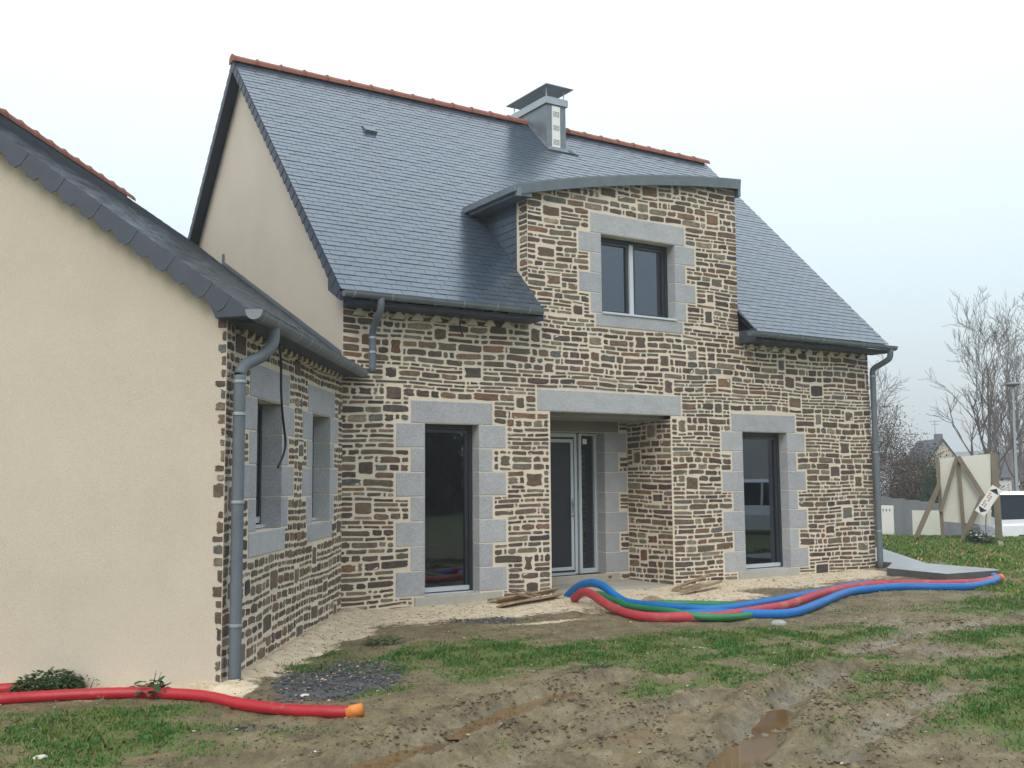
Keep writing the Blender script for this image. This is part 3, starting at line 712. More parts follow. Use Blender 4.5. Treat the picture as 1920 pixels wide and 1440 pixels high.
# oblique courses of slates on the cheek
CHK=Fr((2.752,0,0),(0,-1,0),(-1,0,0))
row=0;z=4.35
while z<5.42:
    y=.27+(row%2)*.11-.11
    while y<1.3:
        a,b=max(y,.275),y+.215
        if b>a+.03 and zs(a)<z+.10:
            b=min(b,(z+.11-EZ)/KM+EY+.0)
            if b>a+.02:
                V=[];
                for (yy,zz,n) in ((a,z,.015),(b,z,.015),(b,z+.14,.003),(a,z+.14,.003),(a,z,.009),(b,z,.009)): V.append(CHK(-yy,n,zz))
                F=[(1,0,3,2),(0,1,5,4),(0,4,3),(1,2,5)]
                p=np.array(CHK(-(a+b)/2,0,z)); v=CAM-p; d=np.linalg.norm(v)
                SLATES.append(((b-a)*.11*abs(v[0])/d**3*.6,cheek,V,F,slate_col()))
        y+=.22
    z+=.11;row+=1
# ---------------------------------------------------------------- chimney
mb=MB(); a,b=CHX; y0,y1=CHY,4.56
ch=MB().box((a,y0,7.40),(b,y1,8.40)).build('chimney',M['zinc'],roof)

def sub(mb,name,m): return mb.build(name,M[m],roof)
sub(MB().box((a-.035,y0-.035,8.385),(b+.035,y1+.035,8.515)),'chimney_collar','zinc_pale')
mb=MB()
for x in (a+.02,b-.02):
    for y in (y0+.03,y1-.03): mb.tube([(x,y,8.50),(x,y,8.72)],.011,6)
sub(mb,'chimney_post','alu')
mb=MB(); mb.add([(a-.09,y0-.13,8.70),(b+.10,y0-.13,8.70),(b+.10,y1+.10,8.70),(a-.09,y1+.10,8.70),(a-.09,y0-.13,8.712),(b+.10,y0-.13,8.712),(b+.10,y1+.10,8.712),(a-.09,y1+.10,8.712),((a+b)/2,y0+.3,8.735),((a+b)/2,y1-.3,8.735)],[(3,2,1,0),(0,1,5,4),(1,2,6,5),(2,3,7,6),(3,0,4,7),(4,5,8),(5,6,9,8),(6,7,9),(7,4,8,9)]); sub(mb,'chimney_cowl','zinc_pale')
g=MB(); gx0,gx1=5.585,5.765; g.box((gx0,y0-.012,7.57),(gx1,y0,8.36)); sub(g,'chimney_grille','white_plain')
mb=MB()
for bz in (7.68,7.95,8.21):
    for i in range(4):
        for j in range(4):
            x=gx0+.028+j*.036; z=bz+i*.027-.05; mb.box((x,y0-.0145,z),(x+.022,y0-.012,z+.014))
mb.build('grille_slots',M['black'],roof,kind='stuff')
mb=MB(); yb=CHY-.02; o=OM+TM*((yb-EY)/ca)
for (x0,x1,t0,t1) in ((a-.05,b+.22,-.10,.04),(b,b+.13,-.10,1.0),(a-.06,a,-.05,1.0)):
    V=[tuple(o+np.array([x,0,0])+TM*t+NM*h) for (x,t,h) in ((x0,t0,.028),(x1,t0,.028),(x1,t1,.028),(x0,t1,.028),(x0,t0,.01),(x1,t0,.01),(x1,t1,.01),(x0,t1,.01))]
    mb.add(V,[(0,1,2,3),(4,5,1,0),(5,6,2,1),(7,4,0,3)])
sub(mb,'chimney_flashing','zinc')
# ---------------------------------------------------------------- wing roof
cw=1/math.hypot(1,WING_K); sw=WING_K*cw
# slope coordinates: U along u (towards the inner corner), T up slope (towards -off)
TW=-N2*cw+np.array([0,0,sw]); NW=N2*sw+np.array([0,0,cw]); UW=-D
OFFE=.27; OW=N2*OFFE+np.array([0,0,zw(OFFE)]); SF=4.45; OFR=-4.65; TWL=(OFFE-OFR)/cw
def wpt(s,off,h=0): return tuple(np.array(D)*s+N2*off+np.array([0,0,zw(off)])+NW*h)
def s_wall(off): # s where slope meets the house: plane x=0 if off<0 else plane y=0
    return (off*N2[0])/(-D[0]) if off<0 else (-N2[1]*off)/D[1]
V=[];F=[]
offs=[OFFE,.0,-1,-2,-3,-3.87,-4.3,-4.65]
def s_end(off): 
    if off>=-3.87: return s_wall(off)
    return -5.44+( -3.87-off)/.78*1.14
for o in offs: V+=[wpt(SF,o),wpt(s_end(o),o)]
for i in range(len(offs)-1): F.append((2*i,2*i+1,2*i+3,2*i+2))

# far slope and hip
def wpt2(s,off): return tuple(np.array(D)*s+N2*(-9.3-off)+np.array([0,0,zw(off)]))
i=len(V); V+=[wpt2(SF,OFR),wpt2(-4.3,OFR),wpt2(-7.5,0),wpt2(SF,0)]; F.append((i,i+1,i+2,i+3))
i=len(V); V+=[wpt(-4.3,OFR),wpt2(-7.5,0),wpt(-5.44,-3.87)]; F.append((i,i+1,i+2))
i=len(V); V+=[wpt(SF,OFFE,-.03),wpt(s_wall(OFFE),OFFE,-.03),wpt(s_wall(0),0,-.03),wpt(SF,0,-.03)]; F.append((i,i+1,i+2,i+3))
wroof=mk('wing_roof',V,F,M['slate_flat'],HOUSE)
def insW(a,b,t0,t1):
    off=OFFE-t0*cw; off2=OFFE-t1*cw
    e=min(-s_end(off),-s_end(off2))-.01
    if a>e: return None
    return a,min(b,e)
lay_slates(OW,UW,TW,NW,-SF,5.5,TWL,insW,wroof,ex=.106,w_=.21)
P=np.array(wpt(SF+.02,OFR)); ridge(P+np.array([0,0,.03]),-D,22,.405,.105,wroof)
# verge slates
u=OFFE; RK=np.array(N2)*cw-np.array([0,0,sw])   # down the rake
k=0; top0=np.array(wpt(SF,OFR)); LR=TWL
r=0
PN=np.cross(RK,D); PN=PN/np.linalg.norm(PN); PN=PN if PN[2]>0 else -PN
while r<LR-.38:
    wv=.187; ln=.196
    o=top0+RK*r+np.array(D)*(.012+.004*(k%2))
    P=lambda a,b,q:tuple(o+RK*a+PN*b+np.array(D)*q)
    out_=[(0,.012),(wv+.004,.012),(wv+.008,-.108),(wv*.93,-.150),(wv*.62,-.156),(wv*.22,-.122),(-.003,-.108)]
    V=[P(a,b,.010 if b<0 else .004) for a,b in out_]+[P(a,b,-.002) for a,b in out_]; n=len(out_)
    mk('verge_slate',V,[tuple(range(n))]+[(j,(j+1)%n,n+(j+1)%n,n+j) for j in range(n)],M['slate_flat'],wroof)
    r+=wv; k+=1
# last, square verge board at the eave
GWV=Fr(D*SF,N2,D)
mb=MB(); x0=-.052;x1=.215
pts=[(x0,2.765),(x1,2.775),(x1+.03,2.83),(x1-.0,zw(x1)+.01),(x0-.02,zw(x0)+.01),(x0-.06,zw(x0)-.09)]
V=[GWV(a,.016,b) for a,b in pts]+[GWV(a,.0,b) for a,b in pts]; n=6
mb.add(V,[tuple(range(n))]+[(j,(j+1)%n,n+(j+1)%n,n+j) for j in range(n)]); mb.build('verge_board',M['slate_flat'],wroof)
mb=MB(); mb.box((-.05,-.11,2.762),(.215,.0,2.772),fr=GWV); 
V=[];F=[]
for (s,h) in ((SF,0),(L_,0)):
    for off in (-9.2,OFR,.2): pass
mb.build('verge_soffit',M['slate_flat'],wroof)
V=[tuple(np.array(D)*s+N2*o+np.array([0,0,zw(o)-.055])) for s,o in ((SF,OFR),(SF,.2),(L_-.02,.2),(L_-.02,OFR))]; mk('verge_soffit',V,[(0,1,2,3)],M['slate_flat'],wroof)
# flashing up the main gable
V=[];F=[]
for y in np.linspace(.02,4.9,13):
    off=-.5802*y; z=zw(off); V+=[(-.004-.012,y,z+.004),(-.012,y,z+.085),(-.13,y,z+.02+.09*0)]
for i in range(12):
    a=3*i;b=a+3; F+=[(a,b,b+1,a+1)]
F.append((0,1,2)) if False else None
mk('flashing',V,F,M['zinc_dark'],wroof)
mb=MB(); mb.box((-.03,4.86,zw(-.5802*4.9)),(-.008,4.93,zw(-.5802*4.9)+.20)); mb.build('flashing_end',M['zinc'],wroof)
# ---------------------------------------------------------------- gutters
def gutter(fr_pts,name,rad=.06,brk=.45,m='zinc',seg=None,depth=1.0,par=HOUSE):
    """open half-round gutter from p0 to p1; outward vector given"""
    p0,p1,outv=map(lambda a:np.array(a,float),fr_pts); L=np.linalg.norm(p1-p0); d=(p1-p0)/L; up=np.array([0,0,1.])
    K=8; V=[];F=[]
    prof=[(-rad,.012)]+[(-rad*math.cos(math.pi*j/K),-rad*depth*math.sin(math.pi*j/K)) for j in range(K+1)]+[(rad+.006,.008),(rad-.004,.012)]
    n=len(prof)
    for p in (p0,p1):
        for (a,b) in prof: V.append(p+outv*a+up*b)
        for (a,b) in prof: V.append(p+outv*a*.93+up*(b*.93+.0))
    for j in range(n-1): F.append((j,j+1,2*n+j+1,2*n+j)); F.append((n+j+1,n+j,3*n+j,3*n+j+1))
    F.append(tuple(range(n))); F.append(tuple(2*n+j for j in range(n)))
    g=mk(name,V,F,M[m],par)
    s=.12
    while s<L-.05:
        c=p0+d*s; V=[];F=[]
        for q in (-.009,.009):
            for (a,b) in prof[1:]: V.append(c+d*q+outv*a*1.045+up*(b*1.05))
        n2=n-1
        for j in range(n2-1): F.append((j,j+1,n2+j+1,n2+j))
        mk('bracket',V,F,M['zinc_pale'] if rng.random()<.5 else M[m],g); s+=brk
    return g
gutter(((-.185,-.45,3.715),(2.66,-.45,3.72),(0,-1,0)),'gutter',rad=.062,brk=.5)
gutter(((6.55,-.45,3.715),(10.06,-.45,3.70),(0,-1,0)),'gutter',rad=.062,brk=.5)
g0=np.array(D)*4.56+N2*.285+np.array([0,0,2.80]); g1=np.array(D)*.16+N2*.285+np.array([0,0,2.785])
gutter((g0,g1,N2),'gutter',rad=.068,brk=.37)
# dark soffit slates under the eaves + mortar wedges
MB().box((.0,-.36,3.60),(2.735,-.02,3.655)).build('eave_soffit',M['slate_flat'],HOUSE); MB().box((6.80,-.36,3.60),(9.98,-.02,3.655)).build('eave_soffit',M['slate_flat'],HOUSE)
mb=MB(); mb.box((-4.32,.02,2.742),(-.0,.24,2.775),fr=WG); mb.build('eave_soffit',M['slate_flat'],HOUSE)
def wedge(fr,u,z,w_=.13,h=.075):
    V=[fr(u-w_/2,.0,z-h),fr(u+w_/2,.0,z-h),fr(u,.0,z+.03),fr(u-w_/2,.035,z-h+.01),fr(u+w_/2,.035,z-h+.01),fr(u,.055,z+.03)]
    mk('mortar_wedge',V,[(3,4,5),(0,3,5,2),(1,2,5,4),(0,1,4,3)],M['mortar'],HOUSE)
for i in range(9): wedge(FA,.20+i*.272,3.605+rng.uniform(-.006,.006),.17,.085)
for i in range(11): wedge(FA,7.0+i*.272,3.605+rng.uniform(-.006,.006),.17,.085)
for i in range(19): wedge(WG,-3.95+i*.205,2.735+rng.uniform(-.005,.005),.11,.045)
# downpipes
M['pipe']=mat('painted_pipe',(.115,.142,.17),.62,.4,noise=[(3,.12)])
def pipe(pts,rad,collars,parent=HOUSE,m='pipe'):
    o=MB().tube(smooth_path(pts,5),rad,12).build('downpipe',M[m],parent,smooth=True)
    for c in collars:
        MB().tube([(c[0],c[1],c[2]-.012),(c[0],c[1],c[2]+.012)],rad*1.13,12).build('pipe_collar',M['zinc_pale'],o)
def wq(s,off,z): p=np.array(D)*s+N2*off; return (p[0],p[1],z)
pipe([wq(4.00,.285,2.76),wq(4.00,.285,2.66),wq(4.03,.27,2.58),wq(4.10,.20,2.49),wq(4.20,.115,2.42),wq(4.245,.085,2.33),wq(4.25,.085,2.2),wq(4.25,.085,1),wq(4.25,.085,-.14)],.049,[wq(4.25,.085,2.28),wq(4.25,.085,2.02),wq(4.25,.085,.36),wq(4.25,.085,1.32)])
pipe([(.30,-.45,3.68),(.30,-.45,3.60),(.305,-.40,3.50),(.31,-.25,3.38),(.32,-.17,3.28),(.325,-.16,3.2),(.325,-.16,2.80)],.043,[(.325,-.16,3.23),(.325,-.16,3.05)])
pipe([(9.93,-.45,3.66),(9.93,-.45,3.60),(9.94,-.41,3.50),(9.93,-.25,3.42),(9.90,-.12,3.35),(9.89,-.10,3.25),(9.89,-.10,3.1),(9.89,-.10,1),(9.89,-.10,-.14)],.050,[(9.89,-.10,3.22),(9.89,-.10,1.9),(9.89,-.10,.55)])
# loose cables
def cable(pts,r,lab):
    o=MB().tube(smooth_path(pts,6),r,6).build('cable',M['black'],HOUSE,label=lab,smooth=True)
cable([wq(3.32,.12,2.80),wq(3.30,.15,2.6),wq(3.27,.15,2.3),wq(3.22,.15,2.1),wq(3.14,.15,1.93),wq(3.10,.15,1.82),wq(3.16,.15,1.72),wq(3.34,.15,1.60)],.011,'black cable hanging in front of the wing window')
cable([(1.52,-.30,3.60),(1.53,-.22,3.50),(1.60,-.12,3.42),(1.68,-.05,3.36)],.010,'short black cable under the eaves')
cable([(3.14,.3,2.40),(3.15,.3,2.30),(3.19,.3,2.22),(3.24,.3,2.16)],.009,'short black cable hanging in the porch')
# ---------------------------------------------------------------- write out stones and slates
def flush(items,name,stuffname,mat_,nbig=300):
    items.sort(key=lambda a:-a[0])
    for sc,par,V,F,c in items[:nbig]:
        mk(name,V,F,mat_,par,cols=[c]*len(F))
    rest={}
    for it in items[nbig:]: rest.setdefault(it[1].name,(it[1],[]))[1].append(it)
    for par,its in rest.values():
        mb=MB()
        for sc,p,V,F,c in its: mb.add(V,F,c)
        mb.build(stuffname,mat_,par,tint=True,kind='stuff')
flush(STONES,'stone','small_stones',M['stone'])
flush(SLATES,'slate','small_slates',M['slate'])

# ---------------------------------------------------------------- ground
RUTS=[([(-2.95,-6.35),(-2.4,-6.07),(-1.89,-5.87),(-1.02,-5.37),(-.19,-5.10),(.22,-5.02)],.17,.085),
      ([(-2.3,-6.85),(-1.85,-6.55),(-1.31,-6.30),(-.35,-6.15),(.3,-5.95)],.11,.045),
      ([(-1.19,-7.40),(-.33,-6.98),(.20,-6.60),(.87,-6.22),(2.1,-5.70)],.16,.075),
      ([(-.2,-7.55),(.19,-7.31),(1.44,-6.86),(2.30,-6.60)],.13,.05),
      ([(2.9,-5.2),(3.9,-4.9),(5.6,-4.75)],.16,.03)]
POOLS=[(-2.45,-6.12,.42,.20,.45),(-.95,-5.38,.50,.10,.42),(-.42,-7.03,.34,.22,.55),(.25,-6.56,.28,.07,.5)]  # x,y,rx,ry,angle
def seg_d(x,y,P):
    best=np.full(np.shape(x),1e9)
    for (ax,ay),(bx,by) in zip(P,P[1:]):
        dx,dy=bx-ax,by-ay; t=np.clip(((x-ax)*dx+(y-ay)*dy)/(dx*dx+dy*dy),0,1)
        best=np.minimum(best,np.hypot(x-ax-t*dx,y-ay-t*dy))
    return best
def ell(x,y,cx,cy,rx,ry,a):
    c,s_=math.cos(a),math.sin(a); u=(x-cx)*c+(y-cy)*s_; v=-(x-cx)*s_+(y-cy)*c
    return np.sqrt((u/rx)**2+(v/ry)**2)
FHx,FHy=.834,.552
def depthT(x,y): return (x-CAM[0])*FHx+(y-CAM[1])*FHy
def walld(x,y):
    """distance in front of the stone walls"""
    d1=np.where((x>-.3)&(x<10.1),-y,np.hypot(np.clip(x-10.1,0,None),y)); d1=np.where(y>0,0,d1)
    off=x*N2[0]+y*N2[1]; s_=x*D[0]+y*D[1]
    d2=np.where((s_>-.2)&(s_<4.5),np.abs(off),9)
    d3=np.where((s_>4.3)&(off<.3),np.abs(s_-4.325),9)
    return d1,d2,d3
def gh(x,y):
    x=np.asarray(x,float);y=np.asarray(y,float)
    base=-.105+.030*(fbm(x*.7,y*.7,3,3)-.5)*2
    d1,d2,d3=walld(x,y); nearw=np.minimum(np.minimum(d1,d2),d3)
    k=sst(.2,2.2,nearw)
    z=-.10*(1-k)+base*k
    z=z+sst(.5,1.5,nearw)*.034*(fbm(x*3.1,y*3.1,4,9)-.5)
    z=z+.012*(fbm(x*11,y*11,3,21)-.5)+ .5*.016*(fbm(x*30,y*30,2,5)-.5)
    # churned mud
    ch=sst(3.9,5.2,-y+.12*x)*sst(-4.6,-2.6,x)
    z=z+ch*.075*(fbm(x*5+y*2.2,y*7-x*4,4,33)-.52)+(.25+ch)*.030*np.abs(fbm(x*13,y*13,3,133)-.5)*2-(.25+ch)*.006
    # sand heaps against the wall
    z=z+.035*np.exp(-((d1-.25)/.22)**2)*(fbm(x*1.7,y*2,3,44))*(x>0)+.05*np.exp(-((d2-.10)/.14)**2)
    for P,w_,dp in RUTS:
        d=seg_d(x,y,P); wv=.03*(fbm(x*6,y*6,2,71)-.5)
        z=z-dp*np.exp(-((d+wv)/w_)**4)+dp*.45*np.exp(-((d-w_*1.5+wv)/(w_*.45))**2)*(.4+1.2*fbm(x*9,y*9,3,8))
    P,w_,dp=RUTS[0]
    for (cx,cy,rx,ry,a) in POOLS: 
        e=ell(x,y,cx,cy,rx,ry,a); z=z-.048*np.exp(-((e+.5*(fbm(x*7,y*7,3,88)-.5))/1.0)**4)
    for P,w_,dp in TRK:
        d=seg_d(x,y,P)+.02*(fbm(x*5,y*5,2,61)-.5); z=z-dp*np.exp(-(d/w_)**2)+dp*.6*np.exp(-((d-w_*1.7)/(w_*.7))**2)
    q=x*.90+y*.42; lug=np.sin(2*np.pi*(q+.35*(y*.9-x*.42))/.105+3*fbm(x*2,y*2,2,15))
    for P,w_,dp in RUTS[:4]: z=z+.008*lug*np.exp(-((seg_d(x,y,P)-w_*.9)/(w_*.7))**2)
    # hump under the right-hand ducts
    z=z+.03*np.exp(-((x-7.3)/1.3)**2-((y+2.6)/.8)**2)
    T=depthT(x,y)
    z=z-.62*sst(28.6,33,T)
    return z
def gz(x,y): return float(gh(np.array([x]),np.array([y]))[0])
TRK=[([(-2.6,-6.62),(-1.6,-6.08),(-.7,-5.72),(.5,-5.5)],.035,.020),([(-2.45,-6.75),(-1.5,-6.2),(-.6,-5.88),(.7,-5.62)],.03,.018),([(-3.0,-6.0),(-2.0,-5.55),(-1.1,-5.08),(-.3,-4.85)],.035,.018),([(-2.7,-5.85),(-1.9,-5.5),(-1.2,-5.15)],.03,.015),([(-1.9,-7.0),(-1.2,-6.7),(-.4,-6.45),(.4,-6.35)],.03,.02),([(-1.5,-7.3),(-.9,-7.0),(-.1,-6.62)],.035,.02),([(-.6,-7.6),(.1,-7.1),(.8,-6.75),(1.8,-6.35)],.035,.02),([(.5,-7.5),(1.2,-7.15),(2.1,-6.85)],.03,.02)]
GRASS=[(-3.7,-4.45,.85,.62,-.7,1.25),(-3.35,-4.0,.6,.35,-.7,.8),(-1.45,-2.95,.60,.28,.75,1.1),(-1.0,-3.45,.40,.25,.5,.95),(-1.55,-4.35,.30,.12,.2,.8),(-.62,-3.15,.75,.42,.35,1.0),(.02,-3.10,.70,.45,.1,1.15),(.20,-3.75,.85,.40,-.25,1.1),(-.5,-4.15,.55,.25,.2,.7),
 (1.25,-3.7,.6,.35,-.3,.62),(2.3,-3.9,.9,.45,-.3,.66),(2.0,-4.6,.8,.45,0,.5),(.1,-5.45,.45,.20,.3,.85),(.75,-5.2,.6,.35,0,.6),(2.55,-5.25,.75,.32,-.2,.95),(3.4,-4.6,1,.5,-.2,.62),(1.3,-6.0,.5,.3,.2,.55),
 (.25,-7.25,.55,.22,.4,.70),(1.7,-7.4,.85,.42,.3,1.15),(2.9,-6.6,1.2,.6,.1,1.0),(2.0,-7.1,.5,.5,0,.9),(4.6,-5.4,1.2,.6,0,.7),(7.3,-3.75,1.3,.45,-.25,.95),(9.2,-3.0,1.1,.55,-.2,1.2),(9.0,-4.4,2.5,.7,-.3,.9),(-.9,-7.25,.35,.18,.5,.6),(-1.7,-6.3,.25,.1,.4,.5),
 (4.35,-2.2,.5,.15,-.3,.5),(4.0,-1.3,.5,.14,0,.5),(3.4,-.95,.3,.10,0,.6),(.7,-2.2,.9,.25,0,.3),(-2.7,-5.1,.5,.2,-.5,.35)]
def masks(x,y):
    n=fbm(x*2.3,y*2.3,4,101); n2=fbm(x*7,y*7,3,55)
    d1,d2,d3=walld(x,y)
    sw_=np.where(x<2.4,1.25,np.where(x<5.5,1.55,1.0))+.9*(n-.5)
    sand=np.maximum.reduce([sst(.75,-.5,d1-sw_)*.95*(y<.2)*(x>-.4),sst(.40,-.22,d2-(.36+.5*(n-.5)+.12*np.clip(x*D[0]+y*D[1]-3,-2,2)*-1))*1.0,sst(.2,-.2,d3-.40-.5*(n-.5))*.85])
    sand=sand*(x<9.6)
    sand=np.maximum(sand,.9*np.exp(-ell(x,y,1.86,-4.2,.22,.06,-1.1)**2)); sand=np.maximum(sand,.75*np.exp(-ell(x,y,1.6,-2.0,.6,.12,-.15)**2))
    g=np.zeros(np.shape(x))
    for (cx,cy,rx,ry,a,k) in GRASS: g=np.maximum(g,k*np.exp(-ell(x,y,cx,cy,rx*1.15,ry*1.15,a)**2.4))
    T=depthT(x,y)
    far=sst(9.3,10.8,x+.25*y)*(y<14)
    g=np.maximum(g,far*1.1); g=np.maximum(g,sst(8,12,np.hypot(x-2,y+5))*1.0)
    g=g+.30*(n-.5)+.34*sst(-.4,1.6,x)*sst(-3.0,-3.7,y)+.14*sst(1.2,0,np.abs(y+4.3))*(x>-1.5)
    n3=fbm(x*2.9,y*3.4,4,303); g=np.where(T<24,g*(.48+.80*sst(.36,.57,n3)),g)
    # mud hollow in front of the slab
    g=g*(1-.8*np.exp(-ell(x,y,4.6,-3.9,1.5,.45,-.35)**4))*(1-.75*np.exp(-ell(x,y,3.6,-5.6,.75,.4,-.7)**4))*(1-.9*np.exp(-ell(x,y,6.2,-3.2,1.3,.3,-.1)**4))
    for P,w_,dp in RUTS: g=g*(1-.9*np.exp(-(seg_d(x,y,P)/(w_*1.6))**2))
    g=g*(1-sand*.75)
    g=g*(1-sst(29.5,31,T)*.85)
    dark=1.15*np.exp(-ell(x,y,-1.62,-3.75,.78,.50,.80)**3)
    dark=np.maximum(dark,.72*np.exp(-ell(x,y,1.15,-1.55,.55,.26,-.5)**2.5)); dark=np.maximum(dark,.55*np.exp(-ell(x,y,-2.75,-4.95,.5,.10,-.6)**2)); 
    dark=np.maximum(dark,sst(30.5,32,T)*.8)
    wet=.25+.5*np.exp(-ell(x,y,4.4,-4.3,1.1,.6,-.6)**2)+.4*np.exp(-ell(x,y,3.4,-5.6,.8,.5,-.7)**2)
    for P,w_,dp in RUTS: wet=np.maximum(wet,.95*np.exp(-(seg_d(x,y,P)/(w_*1.5))**2))
    wet=wet*(1-sand)*(1-np.clip(g,0,1)*.6)
    return np.clip(sand,0,1),np.clip(g,0,1.2),np.clip(dark,0,1),np.clip(wet,0,1)
def axis(a,b,st,lo,hi,g=1.22):
    c=list(np.arange(a,b+1e-6,st)); s_=st; x=b
    while x<hi: s_*=g; s_=min(s_,60); x+=s_; c.append(x)
    s_=st; x=a
    while x>lo: s_*=g; s_=min(s_,60); x-=s_; c.insert(0,x)
    return np.array(c)
gx=axis(-4.9,7.5,.034,-420,520,1.10); gy=axis(-8.4,.6,.034,-420,520,1.10)
X,Y=np.meshgrid(gx,gy); Z=gh(X,Y); nx,ny=len(gx),len(gy)
Vg=np.stack([X.ravel(),Y.ravel(),Z.ravel()],1)
ii=np.arange(nx*ny).reshape(ny,nx); Fg=np.stack([ii[:-1,:-1].ravel(),ii[:-1,1:].ravel(),ii[1:,1:].ravel(),ii[1:,:-1].ravel()],1)
me=bpy.data.meshes.new('ground'); me.vertices.add(len(Vg)); me.vertices.foreach_set('co',Vg.ravel()); me.loops.add(Fg.size); me.loops.foreach_set('vertex_index',Fg.ravel().astype(np.int32))
me.polygons.add(len(Fg)); me.polygons.foreach_set('loop_start',np.arange(0,Fg.size,4,dtype=np.int32)); me.update(calc_edges=True); me.polygons.foreach_set('use_smooth',[True]*len(Fg))
sa_,gr_,da_,we_=masks(X.ravel(),Y.ravel())
at=me.attributes.new('tint','FLOAT_COLOR','POINT'); at.data.foreach_set('color',np.stack([sa_,gr_,da_,we_],1).ravel())
me.materials.append(M['ground']); go=bpy.data.objects.new('ground',me); COL.objects.link(go); go['kind']='structure'
# water standing in the ruts
for ip,(cx,cy,rx,ry,a) in enumerate(POOLS):
    zw_=-.152-.003*ip; V=[(cx,cy,zw_)]; n=20
    for i in range(n):
        t=2*math.pi*i/n; u=math.cos(t)*rx*1.7; v=math.sin(t)*ry*2.2; V.append((cx+u*math.cos(a)-v*math.sin(a),cy+u*math.sin(a)+v*math.cos(a),zw_))
    mk('puddle',V,[(0,1+i,1+(i+1)%n) for i in range(n)],M['water'],kind='structure')
# concrete slab by the right corner
SLB=[(8.78,-.98),(8.86,-2.07),(10.03,-2.19),(10.21,-1.97),(10.27,-.73),(12.83,2.15),(13.2,6.0),(9.95,6.0),(9.95,-.3)]
V=[(x,y,.02) for x,y in SLB[:]]+[(x,y,-.16) for x,y in SLB]
SLB[0]=(9.0,-.9)
V=[(x,y,.02) for x,y in SLB]+[(x,y,-.16) for x,y in SLB]; n=len(SLB)
M['concrete_edge']=mat('dark_concrete_edge',(.085,.09,.095),.7,.3,noise=[(5,.2)])  # slab sides get a darker concrete than the top
so_=mk('concrete_slab',V,[tuple(range(n))]+[(i,n+i,n+(i+1)%n,(i+1)%n) for i in range(n)],None,mats=[M['concrete'],M['concrete_edge']],midx=[0]+[1]*n); so_['kind']='structure'
# ---------------------------------------------------------------- grass blades and ground litter
def put_mesh(name,V,F3,cols,m,label=None,cat=None):
    me=bpy.data.meshes.new(name); me.vertices.add(len(V)); me.vertices.foreach_set('co',V.ravel()); me.loops.add(F3.size); me.loops.foreach_set('vertex_index',F3.ravel().astype(np.int32))
    k=F3.shape[1]; me.polygons.add(len(F3)); me.polygons.foreach_set('loop_start',np.arange(0,F3.size,k,dtype=np.int32)); me.update(calc_edges=True)
    at=me.attributes.new('tint','FLOAT_COLOR','CORNER'); c=np.concatenate([cols,np.ones((len(cols),1))],1); at.data.foreach_set('color',np.repeat(c,k,axis=0).ravel())
    me.materials.append(m); o=bpy.data.objects.new(name,me); COL.objects.link(o); o['kind']='stuff'
    if label: o['label']=label
    if cat: o['category']=cat
    return o
RG=np.random.default_rng(5)
def blades(n,x0,x1,y0,y1,h,wd,thr,cond=None,pw=1.3):
    x=RG.uniform(x0,x1,n);y=RG.uniform(y0,y1,n); sa2,g,dk,we=masks(x,y)
    cl=fbm(x*4,y*4,3,202)
    keep=(RG.random(n)<np.clip(g,0,1)**pw*np.clip(.25+1.7*(cl-.32),0,1.3))
    if cond is not None: keep&=cond(x,y)
    d1,d2,d3=walld(x,y)
    keep&=~((y>-.03)&(x>-.5)&(x<9.95)); off=x*N2[0]+y*N2[1]; s_=x*D[0]+y*D[1]; keep&=~((off<.03)&(s_<4.36))
    keep&=~((x>8.7)&(x<13.3)&(y>-2.2)&(y<6.2)&(y>-2.2)&((x<10.3)|(y>(x-10.27)*1.12-.73)))
    x,y,g,cl=x[keep],y[keep],g[keep],cl[keep]; n=len(x)
    z=gh(x,y)-.004; a=RG.uniform(0,2*np.pi,n); hh=h*RG.uniform(.45,1.25,n)*(.55+.6*g); w2=wd*RG.uniform(.7,1.4,n)
    ln=RG.uniform(.2,1.0,n)*hh; la=RG.uniform(0,2*np.pi,n)
    ca_,sa3=np.cos(a)*w2/2,np.sin(a)*w2/2
    b0=np.stack([x-ca_,y-sa3,z],1); b1=np.stack([x+ca_,y+sa3,z],1)
    mx=x+np.cos(la)*ln*.35; my=y+np.sin(la)*ln*.35
    m0=np.stack([mx-ca_*.75,my-sa3*.75,z+hh*.6],1); m1=np.stack([mx+ca_*.75,my+sa3*.75,z+hh*.6],1)
    tp=np.stack([x+np.cos(la)*ln,y+np.sin(la)*ln,z+hh*.95],1)
    V=np.stack([b0,b1,m1,m0,tp],1).reshape(-1,3); k=np.arange(n)*5
    F=np.concatenate([np.stack([k,k+1,k+2],1),np.stack([k,k+2,k+3],1),np.stack([k+3,k+2,k+4],1)])
    v=RG.uniform(.7,1.35,n)[:,None]; yl=(RG.random(n)<(.12+.35*(1-np.clip(g,0,1))))[:,None]
    lush=sst(.35,.6,cl)[:,None]
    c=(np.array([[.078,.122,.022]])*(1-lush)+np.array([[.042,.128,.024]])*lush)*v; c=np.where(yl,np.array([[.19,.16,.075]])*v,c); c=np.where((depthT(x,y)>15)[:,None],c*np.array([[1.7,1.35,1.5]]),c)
    return V,F,np.concatenate([c,c,c])
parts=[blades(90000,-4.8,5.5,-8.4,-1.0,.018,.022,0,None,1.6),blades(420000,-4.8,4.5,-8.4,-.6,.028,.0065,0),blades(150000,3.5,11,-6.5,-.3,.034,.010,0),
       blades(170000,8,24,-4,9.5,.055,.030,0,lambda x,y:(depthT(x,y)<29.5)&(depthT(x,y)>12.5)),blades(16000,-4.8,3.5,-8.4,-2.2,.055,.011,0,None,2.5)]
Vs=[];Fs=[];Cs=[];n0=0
for V,F,c in parts: Vs.append(V);Fs.append(F+n0);Cs.append(c);n0+=len(V)
